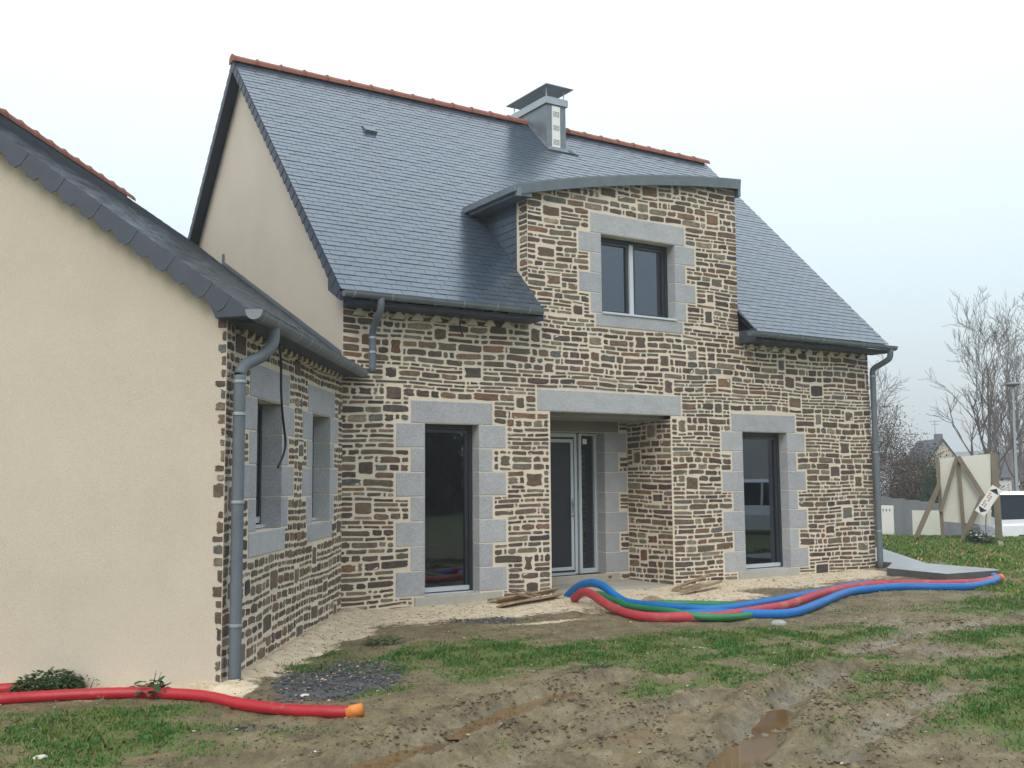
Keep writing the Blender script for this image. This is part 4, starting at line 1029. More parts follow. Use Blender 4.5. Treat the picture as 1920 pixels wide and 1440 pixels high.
put_mesh('grass',np.concatenate(Vs),np.concatenate(Fs),np.concatenate(Cs),M['leaf'],'sparse green grass growing through the muddy yard','grass')
# clover-like low leaves
def lumps(n,cx,cy,rx,ry,ang,s0,s1,cf,name,lab,cat,m,flat=.6,gauss=True,sink=.35):
    t=RG.uniform(0,2*np.pi,n); r=np.sqrt(RG.random(n))*1.15 if gauss else RG.random(n)
    u=r*np.cos(t)*rx;v=r*np.sin(t)*ry; x=cx+u*math.cos(ang)-v*math.sin(ang); y=cy+u*math.sin(ang)+v*math.cos(ang)
    return x,y
def rocks(x,y,size,cols,name,lab,cat,m,flat=.6,sink=.3):
    n=len(x); z=gh(x,y); base=np.array([(1,0,0),(-1,0,0),(0,1,0),(0,-1,0),(0,0,1),(0,0,-1),(.62,.62,.5),(-.62,.62,.5),(.62,-.62,.5),(-.62,-.62,.5)],float)
    fc=[(0,6,8),(0,2,6),(2,7,6),(2,1,7),(1,9,7),(1,3,9),(3,8,9),(3,0,8),(4,8,6),(4,6,7),(4,7,9),(4,9,8),(5,2,0),(5,1,2),(5,3,1),(5,0,3)]
    V=base[None]*RG.uniform(.65,1.3,(n,10,1))*size[:,None,None]*.5
    V=V*RG.uniform(.6,1.4,(n,1,3)); V[:,:,2]*=flat
    a=RG.uniform(0,2*np.pi,n); c,s_=np.cos(a)[:,None],np.sin(a)[:,None]
    X_=V[:,:,0]*c-V[:,:,1]*s_; Y_=V[:,:,0]*s_+V[:,:,1]*c
    P=np.stack([X_+x[:,None],Y_+y[:,None],V[:,:,2]+(z+size*flat*(.5-sink))[:,None]],2).reshape(-1,3)
    F=(np.arange(n)[:,None,None]*10+np.array(fc)[None]).reshape(-1,3)
    return put_mesh(name,P,F,np.repeat(cols,16,axis=0),m,lab,cat)
def scatter(n,x0,x1,y0,y1,f):
    x=RG.uniform(x0,x1,n);y=RG.uniform(y0,y1,n); k=RG.random(n)<f(x,y)
    d1,d2,d3=walld(x,y); k&=(d2>.03)&(y<-.02); k&=~((x*N2[0]+y*N2[1]<.03)&(x*D[0]+y*D[1]<4.36)); return x[k],y[k]
x,y=scatter(34000,-3.2,2.2,-5.4,-1.0,lambda x,y:np.clip(masks(x,y)[2]-.15,0,1)*.85)
n=len(x); pal=np.array([(.035,.040,.048),(.050,.055,.062),(.07,.072,.075),(.028,.03,.036),(.10,.095,.088),(.35,.30,.25),(.42,.36,.30)])
rocks(x,y,RG.uniform(.010,.032,n),pal[RG.choice(7,n,p=[.27,.22,.15,.15,.09,.07,.05])],'gravel','dark grey gravel heaped by the wing wall','gravel',M['pebble'],.55,.25)
x,y=scatter(5200,-4.6,9,-8.2,-.1,lambda x,y:.10+.55*np.clip(masks(x,y)[0],0,1)*(y>-2.3))
n=len(x); pal=np.array([(.44,.37,.27),(.30,.25,.18),(.12,.10,.08),(.22,.19,.15)])
rocks(x,y,RG.uniform(.012,.035,n),pal[RG.choice(4,n,p=[.4,.25,.2,.15])],'small_rubble','small mortar crumbs and pebbles strewn on the ground','rubble',M['pebble'],.5,.35)
x,y=scatter(60000,-4.4,5.5,-8.3,-4.0,lambda x,y:np.clip(.10+1.1*(np.maximum.reduce([np.exp(-((seg_d(x,y,P)-w_*1.55)/(w_*.7))**2) for P,w_,d_ in RUTS])),0,1)*np.clip((fbm(x*3,y*3,3,9)-.42)*5,0,1)*.6)
n=len(x); rocks(x,y,RG.uniform(.012,.045,n)*RG.uniform(.5,1,n),np.array([(.105,.078,.050)])*RG.uniform(.6,1.6,n)[:,None],'mud_clods','crumbled brown mud clods along the wheel ruts','mud',M['pebble'],.55,.4)
x,y=scatter(60000,-4.7,9.5,-8.3,-.2,lambda x,y:np.clip(.15+.6*(fbm(x*4,y*4,3,77)-.35)*2.2,0,1)*(1-.5*masks(x,y)[0]))
n=len(x); pal=np.array([(.05,.038,.022),(.085,.062,.035),(.04,.055,.018),(.20,.17,.12),(.16,.07,.04)])
rocks(x,y,RG.uniform(.006,.019,n),pal[RG.choice(5,n,p=[.38,.27,.2,.11,.04])],'debris_flecks','dark crumbs of soil and dead leaves littering the mud','debris',M['pebble'],.4,.3)
# a few separate pale stones
STN=[(-2.62,-5.72,.055,'small white stone lying on mud near the bottom edge'),(-1.35,-2.62,.09,'flat pale stone in grass near the wing wall'),(-2.05,-4.1,.06,'pinkish pale stone on the dark gravel'),(-1.30,-2.30,.07,'pale flat stone at the edge of the sand'),(3.55,-3.62,.16,'flat grey stone lying beside the blue duct'),(.35,-6.05,.05,'small white stone on bare mud in the right foreground'),(9.6,-4.0,.22,'pale rock in the grass at the right edge'),(-3.99,-4.95,.07,'pale stone in the grass at lower left'),(2.05,-4.95,.09,'whitish flake of plaster lying on the grass')]
for i,(x,y,sz,lb) in enumerate(STN):
    rr=random.Random(i); V=[];n=9
    for r_,zz in ((1,.0),(.92,.22),(.55,.42)):
        for j in range(n): a=2*math.pi*j/n; k=sz*.5*r_*(1+.25*math.sin(a*2+i)+rr.uniform(-.12,.12)); V.append((x+k*math.cos(a)*1.2,y+k*math.sin(a)*.8,gz(x,y)-.006+zz*sz*.8))
    F=[(r0*n+j,r0*n+(j+1)%n,(r0+1)*n+(j+1)%n,(r0+1)*n+j) for r0 in (0,1) for j in range(n)]+[tuple(2*n+j for j in range(n))]
    c=(.55,.50,.43) if i not in (4,) else (.30,.30,.28)
    tag(mk('loose_stone',V,F,M['pebble'],cols=[c]*len(F)),lb,'stone')
# ---------------------------------------------------------------- ducts
def duct(pts,rad,mat_,lab,cat='pipe',end=None,name='plastic_duct',n=14,cap=True,group=None,zoff=0,end2=None):
    P=[]
    for p in pts:
        z=p[2] if len(p)>2 else max(gz(p[0],p[1]),-.12)+rad*.85+zoff
        P.append((p[0],p[1],z))
    SP=smooth_path(P,7)
    t=thing(name,lab,cat,(P[0][0],P[0][1],P[0][2]-rad),group)
    # ribbed tube
    pts2=[SP[0]]; 
    for a,b in zip(SP,SP[1:]):
        L=(b-a).length; k=max(1,int(L/.05))
        for i in range(1,k+1): pts2.append(a.lerp(b,i/k))
    rs=[rad*(1.0 if i%2 else .965) for i in range(len(pts2))]
    MB().tube(pts2,rs,n,cap=False).build('tube',mat_,t,smooth=True)
    def plug(a,b,m,nm):
        d=(b-a).normalized(); MB().tube([b-d*.10,b+d*.012],rad*1.02,n).build(nm,m,t,smooth=True)
    if end=='tape': plug(pts2[-2],pts2[-1],M['orange'],'taped_end')
    else:
        d=(pts2[-1]-pts2[-2]).normalized(); MB().tube([pts2[-1]-d*.03,pts2[-1]-d*.028],rad*.97,n).build('hollow_end',M['black'],t)
    d=(pts2[0]-pts2[1]).normalized(); MB().tube([pts2[0]-d*.03,pts2[0]-d*.028],rad*.97,n).build('hollow_end',M['black'],t)
    return t
BLUE=[(3.12,-.30,-.09),(3.12,-.42,-.01),(3.12,-.60,.08),(3.13,-.84,.135),(3.13,-1.09,.11),(3.13,-1.28,.03),(3.14,-1.5,-.04),(3.14,-1.68,-.05),(3.18,-1.97,-.045),(3.28,-2.29,-.045),(3.43,-2.65,-.04),(3.73,-2.78,-.03),(4.18,-2.72,-.02),(5.0,-2.43,-.045),(5.53,-2.31),(6.28,-2.07),(7.0,-1.82),(7.5,-1.75)]
duct(BLUE,.053,M['hose_blue'],'blue corrugated duct that arches up out of the ground by the porch')
BLUEB=[(3.0,-2.75),(3.31,-2.98),(3.75,-3.26),(4.13,-3.33),(4.96,-3.01),(6.14,-2.45),(6.85,-2.38),(7.3,-2.47),(7.68,-2.78),(8.08,-2.92),(8.82,-2.74),(9.45,-2.50),(9.72,-2.28)]
duct(BLUEB,.053,M['hose_blue'],'front blue duct running to the right-hand end of the bundle')
REDC=[(2.92,-.74,-.06),(2.84,-1.03,.05),(2.77,-1.3,.06),(2.67,-1.67,.0),(2.58,-2.02,-.04),(2.48,-2.41),(2.54,-2.72),(2.74,-2.98),(3.14,-3.12),(3.5,-3.10),(4.0,-2.98),(4.6,-2.83),(5.44,-2.50),(6.2,-2.18),(6.78,-1.98),(7.48,-1.90),(7.73,-2.2),(8.17,-2.52),(8.81,-2.60),(9.4,-2.49),(9.66,-2.43)]
duct(REDC,.055,M['hose_red2'],'dusty red duct woven through the blue ducts in front of the porch',end='tape')
GREEN=[(3.06,-.92,.0),(3.0,-1.2,.03),(2.95,-1.46,.0),(2.90,-1.70,-.01),(2.85,-1.91,-.03),(2.80,-2.34,-.02),(2.76,-2.82,.0),(2.88,-3.10,-.03),(3.15,-3.22,-.05),(3.6,-3.18,-.06),(4.0,-2.9,-.06),(4.1,-2.45,-.06),(3.91,-2.10),(3.62,-1.76),(3.3,-1.66),(3.2,-1.62)]
duct(GREEN,.040,M['hose_green'],'thin green duct looping around the blue and red ducts')
RL=[(-4.6,-2.95),(-4.25,-3.12),(-4.01,-3.22),(-3.81,-3.26),(-3.57,-3.35),(-3.33,-3.47),(-3.07,-3.62),(-2.77,-3.94),(-2.6,-4.27),(-2.39,-4.66),(-2.22,-4.9),(-2.1,-5.02),(-2.03,-5.07)]
duct(RL,.042,M['hose_red'],'bright red duct with orange taped end across the front of the wing',end='tape')
duct([(-4.7,-2.75),(-4.2,-2.78),(-3.97,-2.80),(-3.86,-2.87),(-3.80,-2.98)],.042,M['hose_red'],'short red duct behind the weeds at the far left')
# ---------------------------------------------------------------- planks by the porch
def plank(p0,p1,wd,th,lab,tilt=0,m='plank',roll=0):
    a,b=Vector(p0),Vector(p1); d=(b-a).normalized(); s_=d.cross(Vector((0,0,1))).normalized(); u=s_.cross(d)
    s2=s_*math.cos(roll)+u*math.sin(roll); u2=-s_*math.sin(roll)+u*math.cos(roll); V=[];F=[];K=5
    rr=random.Random(int(p0[0]*100))
    for i in range(K+1):
        c=a.lerp(b,i/K)+u2*math.sin(i*1.3)*.004; w2=wd*(1+rr.uniform(-.06,.06))/2
        V+=[c-s2*w2-u2*th/2,c+s2*w2-u2*th/2,c+s2*w2+u2*th/2,c-s2*w2+u2*th/2]
    for i in range(K):
        for j in range(4): F.append((4*i+j,4*i+(j+1)%4,4*i+4+(j+1)%4,4*i+4+j))
    F+=[(3,2,1,0),(4*K,4*K+1,4*K+2,4*K+3)]
    return tag(mk('plank',V,F,M[m]),lab,'plank')
plank((1.80,-.72,-.075),(2.95,-.38,-.045),.13,.028,'wet brown plank lying in front of the pier between window and porch',roll=.35)
plank((1.92,-.30,-.045),(2.62,-.16,-.04),.11,.025,'dark plank behind the wet brown plank',roll=.2)
plank((1.95,-.40,-.055),(3.02,-.20,.0),.12,.022,'pale board propped against the pier foot',roll=.6)
plank((2.25,-.30,.03),(2.35,-.62,-.01),.035,.02,'short splinter of wood on top of the planks')
plank((2.38,-.28,.04),(2.50,-.60,-.01),.03,.018,'second short splinter of wood lying across the planks')
def log(P,r,lab):
    o=MB().tube(smooth_path(P,4),[r*k for k in np.interp(np.linspace(0,1,(len(P)-1)*4+1),[0,.2,.6,1],[.5,1,.9,.35])],8).build('driftwood',M['plank']); tag(o,lab,'wood'); return o
plank((4.72,-.66,-.05),(5.72,-.22,.03),.12,.030,'rough grey plank with its far end against the pier base',roll=.5)
plank((4.55,-1.0,-.055),(5.05,-.78,-.045),.09,.04,'short dark brown offcut lying before the pier corner',roll=.1)
plank((4.95,-.86,-.045),(5.60,-.62,-.02),.11,.035,'thick brown offcut overlapping the rough grey plank',roll=.3)
log([(3.55,-1.35,-.08),(3.68,-1.40,-.06),(3.85,-1.38,-.08)],.05,'small brown clod-like root on the sand before the porch')
# ---------------------------------------------------------------- weeds
def leaf_quad(c,d,up,L,Wd,col,mb,bend=.25):
    c,d,up=Vector(c),Vector(d).normalized(),Vector(up); s_=d.cross(up).normalized()
    V=[c,c+d*L*.35+s_*Wd*.5+up*L*.05,c+d*L*.75+s_*Wd*.38-up*L*bend*.3,c+d*L-up*L*bend,c+d*L*.75-s_*Wd*.38-up*L*bend*.3,c+d*L*.35-s_*Wd*.5+up*L*.05]
    mb.add(V,[(0,1,5),(1,2,4,5),(2,3,4)],col)
def weed(x,y,r,h,n,lab,ll=.05,lw=.03,seed=1,stems=0):
    rr=random.Random(seed); z=gz(x,y); t=thing('weed_plant',lab,'plant',(x,y,z)); mb=MB()
    for i in range(n):
        a=rr.uniform(0,6.28);q=math.sqrt(rr.random()); px,py=x+math.cos(a)*q*r,y+math.sin(a)*q*r*.7; pz=z+rr.uniform(0,1)*h*(1-.6*q*q)
        k=rr.uniform(.6,1.4); col=(.028*k,.070*k,.022*k) if rr.random()<.8 else (.06*k,.09*k,.03*k)
        leaf_quad((px,py,pz),(math.cos(a+rr.uniform(-1,1)),math.sin(a+rr.uniform(-1,1)),rr.uniform(-.2,.7)),(0,0,1),ll*rr.uniform(.6,1.3),lw*rr.uniform(.6,1.2),col,mb)
    mb.build('leaves',M['leaf'],t,tint=True)
    mb=MB()
    for i in range(max(stems,3)):
        a=rr.uniform(0,6.28); hh=h*(1.5 if stems else .8); mb.tube([(x+math.cos(a)*r*.2,y+math.sin(a)*r*.2,z-.01),(x+math.cos(a)*r*.5,y+math.sin(a)*r*.5,z+hh*.6),(x+math.cos(a)*r*.8,y+math.sin(a)*r*.6,z+hh)],[.004,.003,.0015],4,c=(.05,.06,.03))
    mb.build('stems',M['leaf'],t,tint=True)
weed(-3.66,-2.98,.25,.17,1300,'bushy dark green weed against the render behind the red duct',.042,.028,3)
weed(-3.40,-3.10,.10,.13,60,'small sprig of weed right of the bushy weed',.03,.02,6)
weed(-3.05,-3.60,.10,.12,34,'broad-leaved weed growing over the red duct',.12,.05,4,stems=3)
weed(-.55,-2.35,.22,.08,160,'low dark weed at the edge of the sand',.04,.03,8)
weed(.35,-4.55,.15,.05,70,'low leafy weed below the grass patch',.06,.035,9)
# ---------------------------------------------------------------- background, right of the house
Fh=np.array([.834,.552,0]); Rh=np.array([.552,-.834,0])
def W(u,T,z): p=CAM+Fh*T+Rh*u; return (float(p[0]),float(p[1]),float(z))
class FB:  # local frame: across u, z up, n towards the street
    def __init__(s,u0,T,rot=0):
        c,s_=math.cos(rot),math.sin(rot); s.O=np.array(W(u0,T,0)); s.U=Rh*c+Fh*s_; s.N=-Fh*c+Rh*s_
    def __call__(s,u,n,z): p=s.O+s.U*u+s.N*n; return (p[0],p[1],z)
# site hoarding
fb_=FB(0,27.5,.0)
t=thing('site_hoarding','tall white site board on weathered timber posts and struts beyond the lawn','board',fb_(.1,0,-.1))
b=MB(); b.box((-.47,-.03,.34),(.70,.0,1.97),fr=fb_); 
V=[fb_(-.45,0,.36),fb_(.64,0,.27),fb_(.70,0,2.01),fb_(-.45,0,1.91),fb_(-.45,-.04,.36),fb_(.64,-.04,.27),fb_(.70,-.04,2.01),fb_(-.45,-.04,1.91)]
mk('panel',V,[(0,1,2,3),(7,6,5,4),(0,4,5,1),(1,5,6,2),(2,6,7,3),(3,7,4,0)],M['white_panel'],t)
def beam(a,b_,w_,nm,n0=.05,n1=.12,m='wood',par=None):
    a,b_=np.array(a),np.array(b_); d=b_-a; d=d/np.linalg.norm(d); s_=np.array([-d[1],d[0]])*w_/2
    q=[a-s_,a+s_,b_+s_,b_-s_]; V=[fb_(u,n0,z) for u,z in q]+[fb_(u,n1,z) for u,z in q]
    mk(nm,V,[(0,1,2,3),(7,6,5,4),(0,4,5,1),(1,5,6,2),(2,6,7,3),(3,7,4,0)],M[m],par or t)
beam((-.45,-.2),(-.51,1.95),.085,'post'); beam((.03,-.15),(-.03,1.93),.085,'post',.05,.13); beam((.80,-.12),(.78,2.02),.15,'post',-.16,.05)
beam((-.48,.60),(-.05,1.95),.09,'strut',.131,.20); beam((-.03,1.95),(.56,.86),.11,'strut',.132,.21); beam((-1.05,0),(-.49,1.25),.12,'strut',.132,.25); beam((-.03,-.12),(.48,.98),.125,'strut',.215,.34)
t2=thing('white_board','low white board standing left of the tall site board','board',W(-.93,30,-.1)); fb2=FB(0,30)
b=MB(); b.box((-1.25,-.03,-.12),(-.53,0,.55),fr=fb2); b.build('panel',M['white_panel'],t2); b=MB(); b.box((-1.2,-.1,-.16),(-1.14,-.035,.5),fr=fb2); b.build('post',M['wood'],t2); b=MB(); b.box((-.62,-.1,-.16),(-.56,-.035,.5),fr=fb2); b.build('post',M['wood'],t2)
# fallen direction sign
fs=FB(.55,26.3,0)
t3=thing('direction_sign','tilted white direction sign with dark arrow ends leaning before the site board','sign',W(.5,26.3,-.1))
c=np.array([.03,.90]); d=np.array([.56,.83]); d/=np.linalg.norm(d); s_=np.array([-d[1],d[0]])
def pl(nm,pts,n0,n1,m): 
    V=[fs(*(lambda q:(q[0],n0,q[1]))(c+d*a+s_*b)) for a,b in pts]+[fs(*(lambda q:(q[0],n1,q[1]))(c+d*a+s_*b)) for a,b in pts]; n=len(pts)
    mk(nm,V,[tuple(range(n)),tuple(range(2*n-1,n-1,-1))]+[(i,n+i,n+(i+1)%n,(i+1)%n) for i in range(n)],M[m],t3)
pl('board',[(-.36,-.12),(.36,-.12),(.36,.12),(-.36,.12)],0,-.02,'white_plain')
pl('arrow',[(.22,-.115),(.22,.105),(.335,.0)],.003,.001,'navy'); pl('arrow',[(-.22,-.10),(-.22,.115),(-.335,.0)],.003,.001,'navy')
for row,(yy,hh) in enumerate(((.055,.035),(.0,.028))):
    for i in range(7): a=-.17+i*.052; pl('lettering',[(a,yy-hh/2),(a+.03,yy-hh/2),(a+.03,yy+hh/2),(a,yy+hh/2)],.003,.001,'red_print' if row==0 else 'navy') if (i+row)%4!=3 else None
b=MB(); b.tube([fs(-.05,-.03,-.15),fs(-.06,-.03,.30),fs(-.03,-.03,.62)],.016,6); b.build('post',M['concwall'],t3)
def blob_leaves(name,lab,cat,cx,cz0,T,w_,h_,n,cols,ls,depth=None,seed=1,shape='dome',trunk=True,group=None,dens=None):
    rr=np.random.default_rng(seed); depth=depth or w_*.8
    base=np.array(W(cx,T,cz0)); t=thing(name,lab,cat,tuple(base),group)
    # clumps
    k=max(8,int(n/180)); cc=rr.normal(0,1,(k,3)); cc/=np.linalg.norm(cc,axis=1)[:,None]; cc*=rr.uniform(.35,1,(k,1))**.5
    cc[:,2]=np.abs(cc[:,2]) if shape=='dome' else cc[:,2]
    idx=rr.integers(0,k,n); p=cc[idx]+rr.normal(0,.17,(n,3))
    u=p[:,0]*w_/2; dn=p[:,1]*depth/2; z=(p[:,2]*h_*.93 if shape=='dome' else (p[:,2]*.5+.5)*h_)
    z=np.clip(z,0,h_*1.1)
    C_=base[None]+Rh[None]*u[:,None]+Fh[None]*dn[:,None]; C_[:,2]=cz0+z
    a=rr.normal(0,1,(n,3));a/=np.linalg.norm(a,axis=1)[:,None]; b=np.cross(a,rr.normal(0,1,(n,3)));b/=np.linalg.norm(b,axis=1)[:,None]
    sz=ls*rr.uniform(.5,1.4,(n,1)); V=np.stack([C_-a*sz,C_-b*sz*.5,C_+a*sz,C_+b*sz*.5],1).reshape(-1,3)-base[None]
    F=np.arange(4*n).reshape(-1,4); cols=np.array(cols); cl=cols[rr.integers(0,len(cols),k)][idx]*rr.uniform(.6,1.4,(n,1))
    o=put_mesh('foliage',V,F,cl,M['leaf']); del o['kind']; o.parent=t; ORG[o.name]=base
    mb=MB()
    for i in range(7):
        q=cc[i]; mb.tube([base+Rh*q[0]*.1,base+Rh*q[0]*w_*.2+np.array([0,0,h_*.35]),base+Rh*q[0]*w_*.42+Fh*q[1]*depth*.4+np.array([0,0,max(.2,abs(q[2]))*h_*.9])],[.05*h_/3,.035*h_/3,.01],5)
    mb.build('stems',M['bark'],t)
    return t
BR=[(.080,.056,.042),(.095,.060,.040),(.062,.052,.045),(.12,.070,.038),(.05,.05,.038)]
blob_leaves('hedge_shrub','large russet brown shrub behind the concrete wall nearest the house','shrub',-2.75,-.6,43,3.2,4.4,30000,BR,.032,seed=1)
blob_leaves('hedge_shrub','lower dark russet shrub between the big shrub and the evergreen','shrub',-1.55,-.6,43.5,2.3,3.4,20000,BR,.032,seed=2)
blob_leaves('evergreen_shrub','dark green conical evergreen behind the tall white site board','shrub',-.80,-.6,42,1.3,3.0,9000,[(.02,.055,.03),(.03,.07,.035),(.018,.04,.028)],.04,seed=3)
blob_leaves('hedge_shrub','dim low brown thicket behind the site board','shrub',.45,-.5,47,2.6,1.9,3200,[(.075,.06,.05),(.06,.052,.045)],.07,seed=5)
blob_leaves('hedge_shrub','brown thicket at the right edge behind the parked car','shrub',3.0,-.5,48,2.6,2.3,3600,[(.085,.06,.05),(.07,.06,.05)],.07,seed=6)
t=blob_leaves('flowering_shrub','low dark shrub with white blooms at the foot of the site board','shrub',.42,-.10,26.0,.75,.34,900,[(.018,.05,.028),(.025,.065,.03)],.035,seed=7)
for i in range(12):
    rr=random.Random(i+40); u,z,dn=rr.uniform(.14,.70),rr.uniform(.0,.24),-.2
    mb=MB()
    for j in range(4): leaf_quad(W(u,25.72,z),(rr.uniform(-1,1),rr.uniform(-1,1),rr.uniform(.2,1)),(0,0,1),.045,.04,(.6,.6,.52),mb)
    mb.build('flower',M['leaf'],t,tint=True)
tag(MB().box((0,0,0),(1,1,1)).build('x',None),'x','x') if False else None
V=[W(.72,25.2,-.13),W(.83,25.2,-.17),W(.80,25.1,.02),W(.70,25.1,.05)]; V+= [tuple(np.array(v)+Fh*.03) for v in V]
tag(mk('litter',V,[(0,1,2,3),(7,6,5,4),(0,4,5,1),(1,5,6,2),(2,6,7,3),(3,7,4,0)],M['white_plain']),'scrap of white plastic in the grass right of the flowering shrub','litter')
# concrete panel wall, one panel per piece
t=thing('concrete_wall','grey concrete panel wall receding behind the boards','wall',W(-1.8,40,-.6))
fw_=FB(-2.9,40,.12)
for i in range(6):
    b=MB(); b.box((i*.50+.006,-.05,-.75),((i+1)*.50-.006,.0,.72-i*.055),fr=fw_); b.build('panel',M['concwall'],t)
    b=MB(); b.box((i*.50-.03,-.02,-.75),(i*.50+.03,.03,.76-i*.055),fr=fw_); b.build('post',M['concwall'],t)
t=thing('electricity_cabinet','pale cabinet standing against the concrete wall','cabinet',W(-2.4,38,-.6)); fc_=FB(-2.62,38.2)
b=MB(); b.box((0,-.2,-.6),(.42,.0,.455),fr=fc_); b.build('case',M['white_panel'],t); b=MB(); b.box((.02,.0,-.5),(.40,.012,.40),fr=fc_); b.build('door',M['white_panel'],t)
for i in range(3): b=MB(); b.box((.07+i*.11,.012,.26),(.10+i*.11,.018,.34),fr=fc_); b.build('vent_slot',M['black'],t)
# low kerb stones and rubble line at the edge of the lane
for i,(u,T,l,h,m) in enumerate(((-2.2,31,1.0,.12,'concwall'),(-1.2,31.5,.8,.10,'asphalt'),(-.25,31,.35,.14,'white_panel'),(.15,32,.5,.12,'concwall'))):
    f_=FB(u,T); tag(MB().box((0,-.15,-.5),(l,0,-.32+h),fr=f_).build('kerb_stone',M[m]),['long grey kerb stone at the lane edge nearest the house','dark kerb stone left of the hoarding strut','pale block under the site board','grey kerb stone under the right part of the site board'][i],'kerb')
rd=mk('road',[W(-8,33.4,-.70),W(30,33.4,-.70),W(30,38.5,-.69),W(-8,38.5,-.69)],[(0,1,2,3)],M['asphalt']); rd['kind']='structure'
# house beyond
def far_house(name,lab,u,T,wd,dp,eave,apex,z0,rot,wallm,parts=True):
    f_=FB(u,T,rot); t=thing(name,lab,'house',f_(wd/2,0,z0))
    V=[f_(0,0,z0),f_(wd,0,z0),f_(wd,0,eave),f_(wd/2,0,apex),f_(0,0,eave),f_(0,-dp,z0),f_(wd,-dp,z0),f_(wd,-dp,eave),f_(wd/2,-dp,apex),f_(0,-dp,eave)]
    mk('wall',V,[(0,1,2,3,4),(9,8,7,6,5),(0,4,9,5),(1,6,7,2)],wallm,t)
    o=.15; k=(apex-eave)/(wd/2)
    V=[f_(-o,o,eave-o*k),f_(wd/2,o,apex+.08),f_(wd+o,o,eave-o*k),f_(-o,-dp-o,eave-o*k),f_(wd/2,-dp-o,apex+.08),f_(wd+o,-dp-o,eave-o*k)]
    V+= [tuple(np.array(v)+np.array([0,0,-.12])) for v in V]
    rf=mk('roof',V,[(0,1,4,3),(1,2,5,4),(0,6,7,1),(1,7,8,2),(6,9,10,7),(7,10,11,8)],M['slate_flat'],t)
    return t,f_,rf
t,f_,rf=far_house('far_house','distant cream gabled house with antenna behind the shrubs',-1.95,75,2.0,5,2.6,3.95,-2,.35,M['render'])
b=MB(); b.box((.75,-.9,3.6),(1.15,-.3,4.35),fr=f_); b.build('chimney',M['concwall'],rf)
b=MB(); b.tube([f_(.75,-.6,4.1),f_(.75,-.6,5.3)],.018,5); b.tube([f_(.35,-.6,5.2),f_(1.2,-.6,5.24)],.014,5); b.tube([f_(.5,-.6,5.0),f_(1.05,-.6,5.02)],.012,5); b.build('antenna',M['concwall'],t)
far_house('far_house','distant grey roofed house at the right edge behind trees',4.9,95,5,6,1.4,3.4,-2,.9,M['white_panel'])
# treeline / hill on the horizon
V=[];F=[];n=60
for i in range(n):
    az=R(20+i*4); r_=300+20*math.sin(i); h=7+3*float(vn(np.array(i*.35),np.array(0.),4)); 
    for (rr_,zz) in ((r_-60,-2),(r_,h),(r_+60,h*.8),(r_+120,-3)): V.append((CAM[0]+rr_*math.sin(az),CAM[1]+rr_*math.cos(az),zz))
for i in range(n-1):
    for j in range(3): F.append((4*i+j,4*i+4+j,4*i+5+j,4*i+1+j))
hl=mk('hills',V,F,mat('hazy_hill',(.16,.18,.18),.95,.1,noise=[(.05,.15)])); hl['kind']='structure'
# bare trees
def bare_tree(lab,u,T,z0,H,spread,seed,levels=5,r0=.16,upright=.25,nm='bare_tree',group=None,m='bark',twn=3,rmin=.012,first=.28,nb=9):
    rr=random.Random(seed); base=Vector(W(u,T,z0)); t=thing(nm,lab,'tree',tuple(base),group)
    tr=MB(); cr=MB()
    n=8; pts=[base+Vector((rr.uniform(-.02,.02)*H*i/n,rr.uniform(-.02,.02)*H*i/n,H*.92*i/n)) for i in range(n+1)]
    tr.tube(pts,[max(r0*(1-i/n)**.8,rmin) for i in range(n+1)],7); tr.build('trunk',M[m],t)
    def grow(p,d,L,r,lv):
        k=4; q=[p]; dd=d.copy()
        for i in range(k):
            dd=(dd+Vector((rr.gauss(0,.12),rr.gauss(0,.12),rr.gauss(.04,.08)+upright*.12))).normalized(); q.append(q[-1]+dd*L/k)
        cr.tube(q,[max(r*(1-.75*i/k),rmin*.8) for i in range(k+1)],4 if lv<2 else 5,cap=False)
        if lv<=0: return
        for i in range(twn+(1 if lv>1 else 0)):
            f=rr.uniform(.25,1.0); j=min(int(f*k),k-1); o=q[j].lerp(q[j+1],f*k-j)
            ax=Vector((rr.gauss(0,1),rr.gauss(0,1),rr.gauss(0,1))).cross(dd).normalized()
            nd=(dd*math.cos(.62)+ax*math.sin(rr.uniform(.35,.8))).normalized()
            grow(o,nd,L*rr.uniform(.45,.68),r*.55,lv-1)
    for i in range(nb):
        f=first+(1-first)*(i+.5)/nb*.95; k=min(int(f*n),n-1); p=pts[k].lerp(pts[k+1],f*n-k); a=i*2.4+rr.uniform(-.4,.4)
        el=.55+upright+.5*f; d=Vector((math.cos(a)*math.cos(el),math.sin(a)*math.cos(el),math.sin(el)))
        grow(p,d,spread*(1.05-.55*f)*rr.uniform(.8,1.15),r0*(1.02-f)*.62,levels-2)
    cr.build('crown',M[m],t)
    return t
bare_tree('big bare spreading tree behind the white site board',1.12,45,-.7,7.9,3.7,3,levels=5,r0=.11,nb=15,first=.17,rmin=.008,upright=.22)
bare_tree('bare tree behind the russet shrub next to the house corner',-3.7,50,-.7,6.4,3.0,8,levels=5,r0=.10,nb=11,first=.25,rmin=.008)
bare_tree('young bare tree leaning right of the big bare tree',2.05,46,-.7,5.4,2.2,12,levels=4,r0=.07,nb=8,rmin=.010)
for i,(u,T,H,lb) in enumerate(((3.0,70,13.2,'tall slender poplar behind the street lamp'),(4.15,70,14.5,'tallest bare poplar at the right edge'),(2.1,72,9.5,'shorter bare poplar behind the big tree'),(3.6,74,11.5,'pale poplar between the two tallest ones'),(5.1,71,13,'last bare poplar at the right edge'))):
    bare_tree(lb,u,T,-1,H,2.6,20+i,levels=4,r0=.13,upright=.75,nm='poplar_tree',group='bare poplars',m='bark_pale',nb=22,first=.12,rmin=.012,twn=3)
